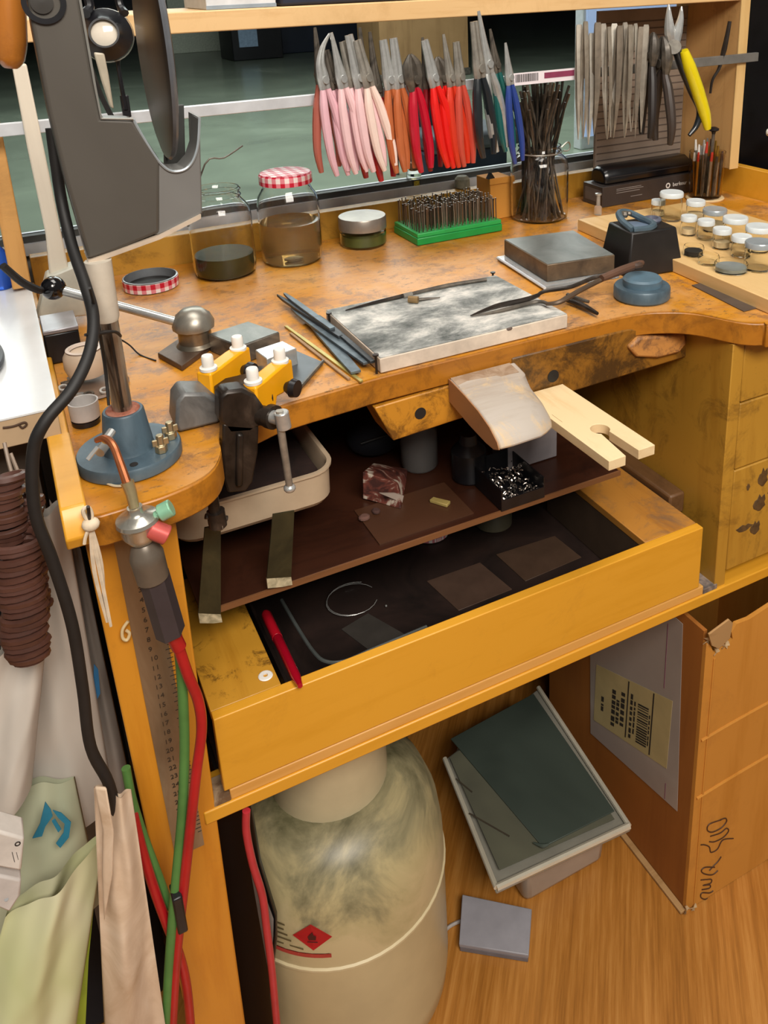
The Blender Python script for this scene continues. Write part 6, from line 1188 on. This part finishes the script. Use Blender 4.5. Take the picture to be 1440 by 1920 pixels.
# handwriting on the front, reading upwards: pen strokes
def ink(pts_, k=0): return obj('handwriting', B().tube([(x, by-.0007, z) for x, z in pts_], .0009, 5, 5), bpy.data.materials.get('marker_ink') or plain('marker_ink', '4a2c18', .6), fo)
def S2(l): return [(p[0], p[2]) for p in l]
ink(S2([(0.7642, 0.678, -0.7799), (0.7412, 0.678, -0.7746), (0.738, 0.678, -0.784), (0.748, 0.678, -0.7943), (0.7657, 0.678, -0.7965), (0.7755, 0.678, -0.7898), (0.7726, 0.678, -0.7818), (0.762, 0.678, -0.7787)]))
ink(S2([(0.7455, 0.678, -0.8011), (0.7645, 0.678, -0.8064), (0.7769, 0.678, -0.8043), (0.7818, 0.678, -0.8126), (0.772, 0.678, -0.8193), (0.7552, 0.678, -0.8176), (0.7443, 0.678, -0.8109)]))
ink(S2([(0.7277, 0.678, -0.807), (0.7362, 0.678, -0.8123), (0.7453, 0.678, -0.8221), (0.7495, 0.678, -0.8353), (0.7621, 0.678, -0.8367), (0.7714, 0.678, -0.8243), (0.7935, 0.678, -0.8346)]))
ink(S2([(0.7713, 0.678, -0.8576), (0.7656, 0.678, -0.8637), (0.7575, 0.678, -0.8673), (0.7495, 0.678, -0.872)]))
ink(S2([(0.7673, 0.678, -0.8834), (0.7559, 0.678, -0.8848), (0.7391, 0.678, -0.8718), (0.7331, 0.678, -0.8614), (0.7402, 0.678, -0.8595), (0.76, 0.678, -0.8721)]))
ink(S2([(0.7337, 0.678, -0.8813), (0.7457, 0.678, -0.888), (0.7557, 0.678, -0.8945), (0.7541, 0.678, -0.9012), (0.739, 0.678, -0.8957), (0.7533, 0.678, -0.904), (0.7528, 0.678, -0.9103), (0.7376, 0.678, -0.9036)]))
ink(S2([(0.7612, 0.678, -0.9214), (0.7537, 0.678, -0.9209), (0.7381, 0.678, -0.9106), (0.7367, 0.678, -0.9185), (0.746, 0.678, -0.9291), (0.7599, 0.678, -0.9318)]))
# shipping label in a clear pouch on the left side
L = lambda a: a
pu = [(0.7075, 0.9249, -0.6025), (0.7075, 0.7221, -0.4866), (0.7075, 0.7082, -0.7622), (0.7075, 0.9147, -0.8074)]
LP = lambda a, b, d=0: (.7066-d, .904-.173*a+.003*b, -.655+.076*a-.116*b)
obj('label_pouch', B().ext([(.7074, .930, -.44), (.7074, .722, -.44), (.7074, .708, -.762), (.7074, .915, -.807)], (-.0006, 0, 0)), plain('pale_pouch_plastic', 'a89c94', .3, 0, .05, 10, coat=.3), sd)
obj('paper_label', B().ext([LP(0, 0), LP(1, 0), LP(1, 1.1), LP(0, 1.0)], (-.0004, 0, 0)), plain('cream_label_paper', 'b8a878', .6, 0, .06), sd)
def lq(q, a0, b0, a1, b1): return q.ext([LP(a0, b0, .0005), LP(a1, b0, .0005), LP(a1, b1, .0005), LP(a0, b1, .0005)], (-.0002, 0, 0))
q = B()
for k in range(16): lq(q, .60, .30+k*.042, .735, .30+k*.042+(.026 if k % 3 == 0 or k > 9 else .015))
obj('barcode', q, INK, sd)
obj('rule_line', lq(B(), .455, .02, .47, .98), INK, sd); obj('rule_line', lq(B(), .775, .02, .79, 1.04), INK, sd)
q = B(); random.seed(2)
for a0, w_, b0, b1 in ((.10, .035, .5, .75), (.25, .05, .28, .9), (.315, .04, .42, .78), (.375, .05, .25, .8), (.50, .03, .2, .9), (.55, .02, .3, .85), (.745, .015, .4, .85)):
    b = b0
    while b < b1:
        h = random.uniform(.03, .09); lq(q, a0, b, a0+w_, b+h); b += h+random.uniform(.012, .04)
    obj('label_print', q, INK, sd); q = B()
MV = plain('mauve_line', '7a4860', .5)
obj('mauve_line', B().box((.7064, .7490, -.572), (.7068, .7500, -.46)), MV, sd); obj('mauve_line', B().box((.7064, .7340, -.765), (.7068, .7350, -.735)), MV, sd)
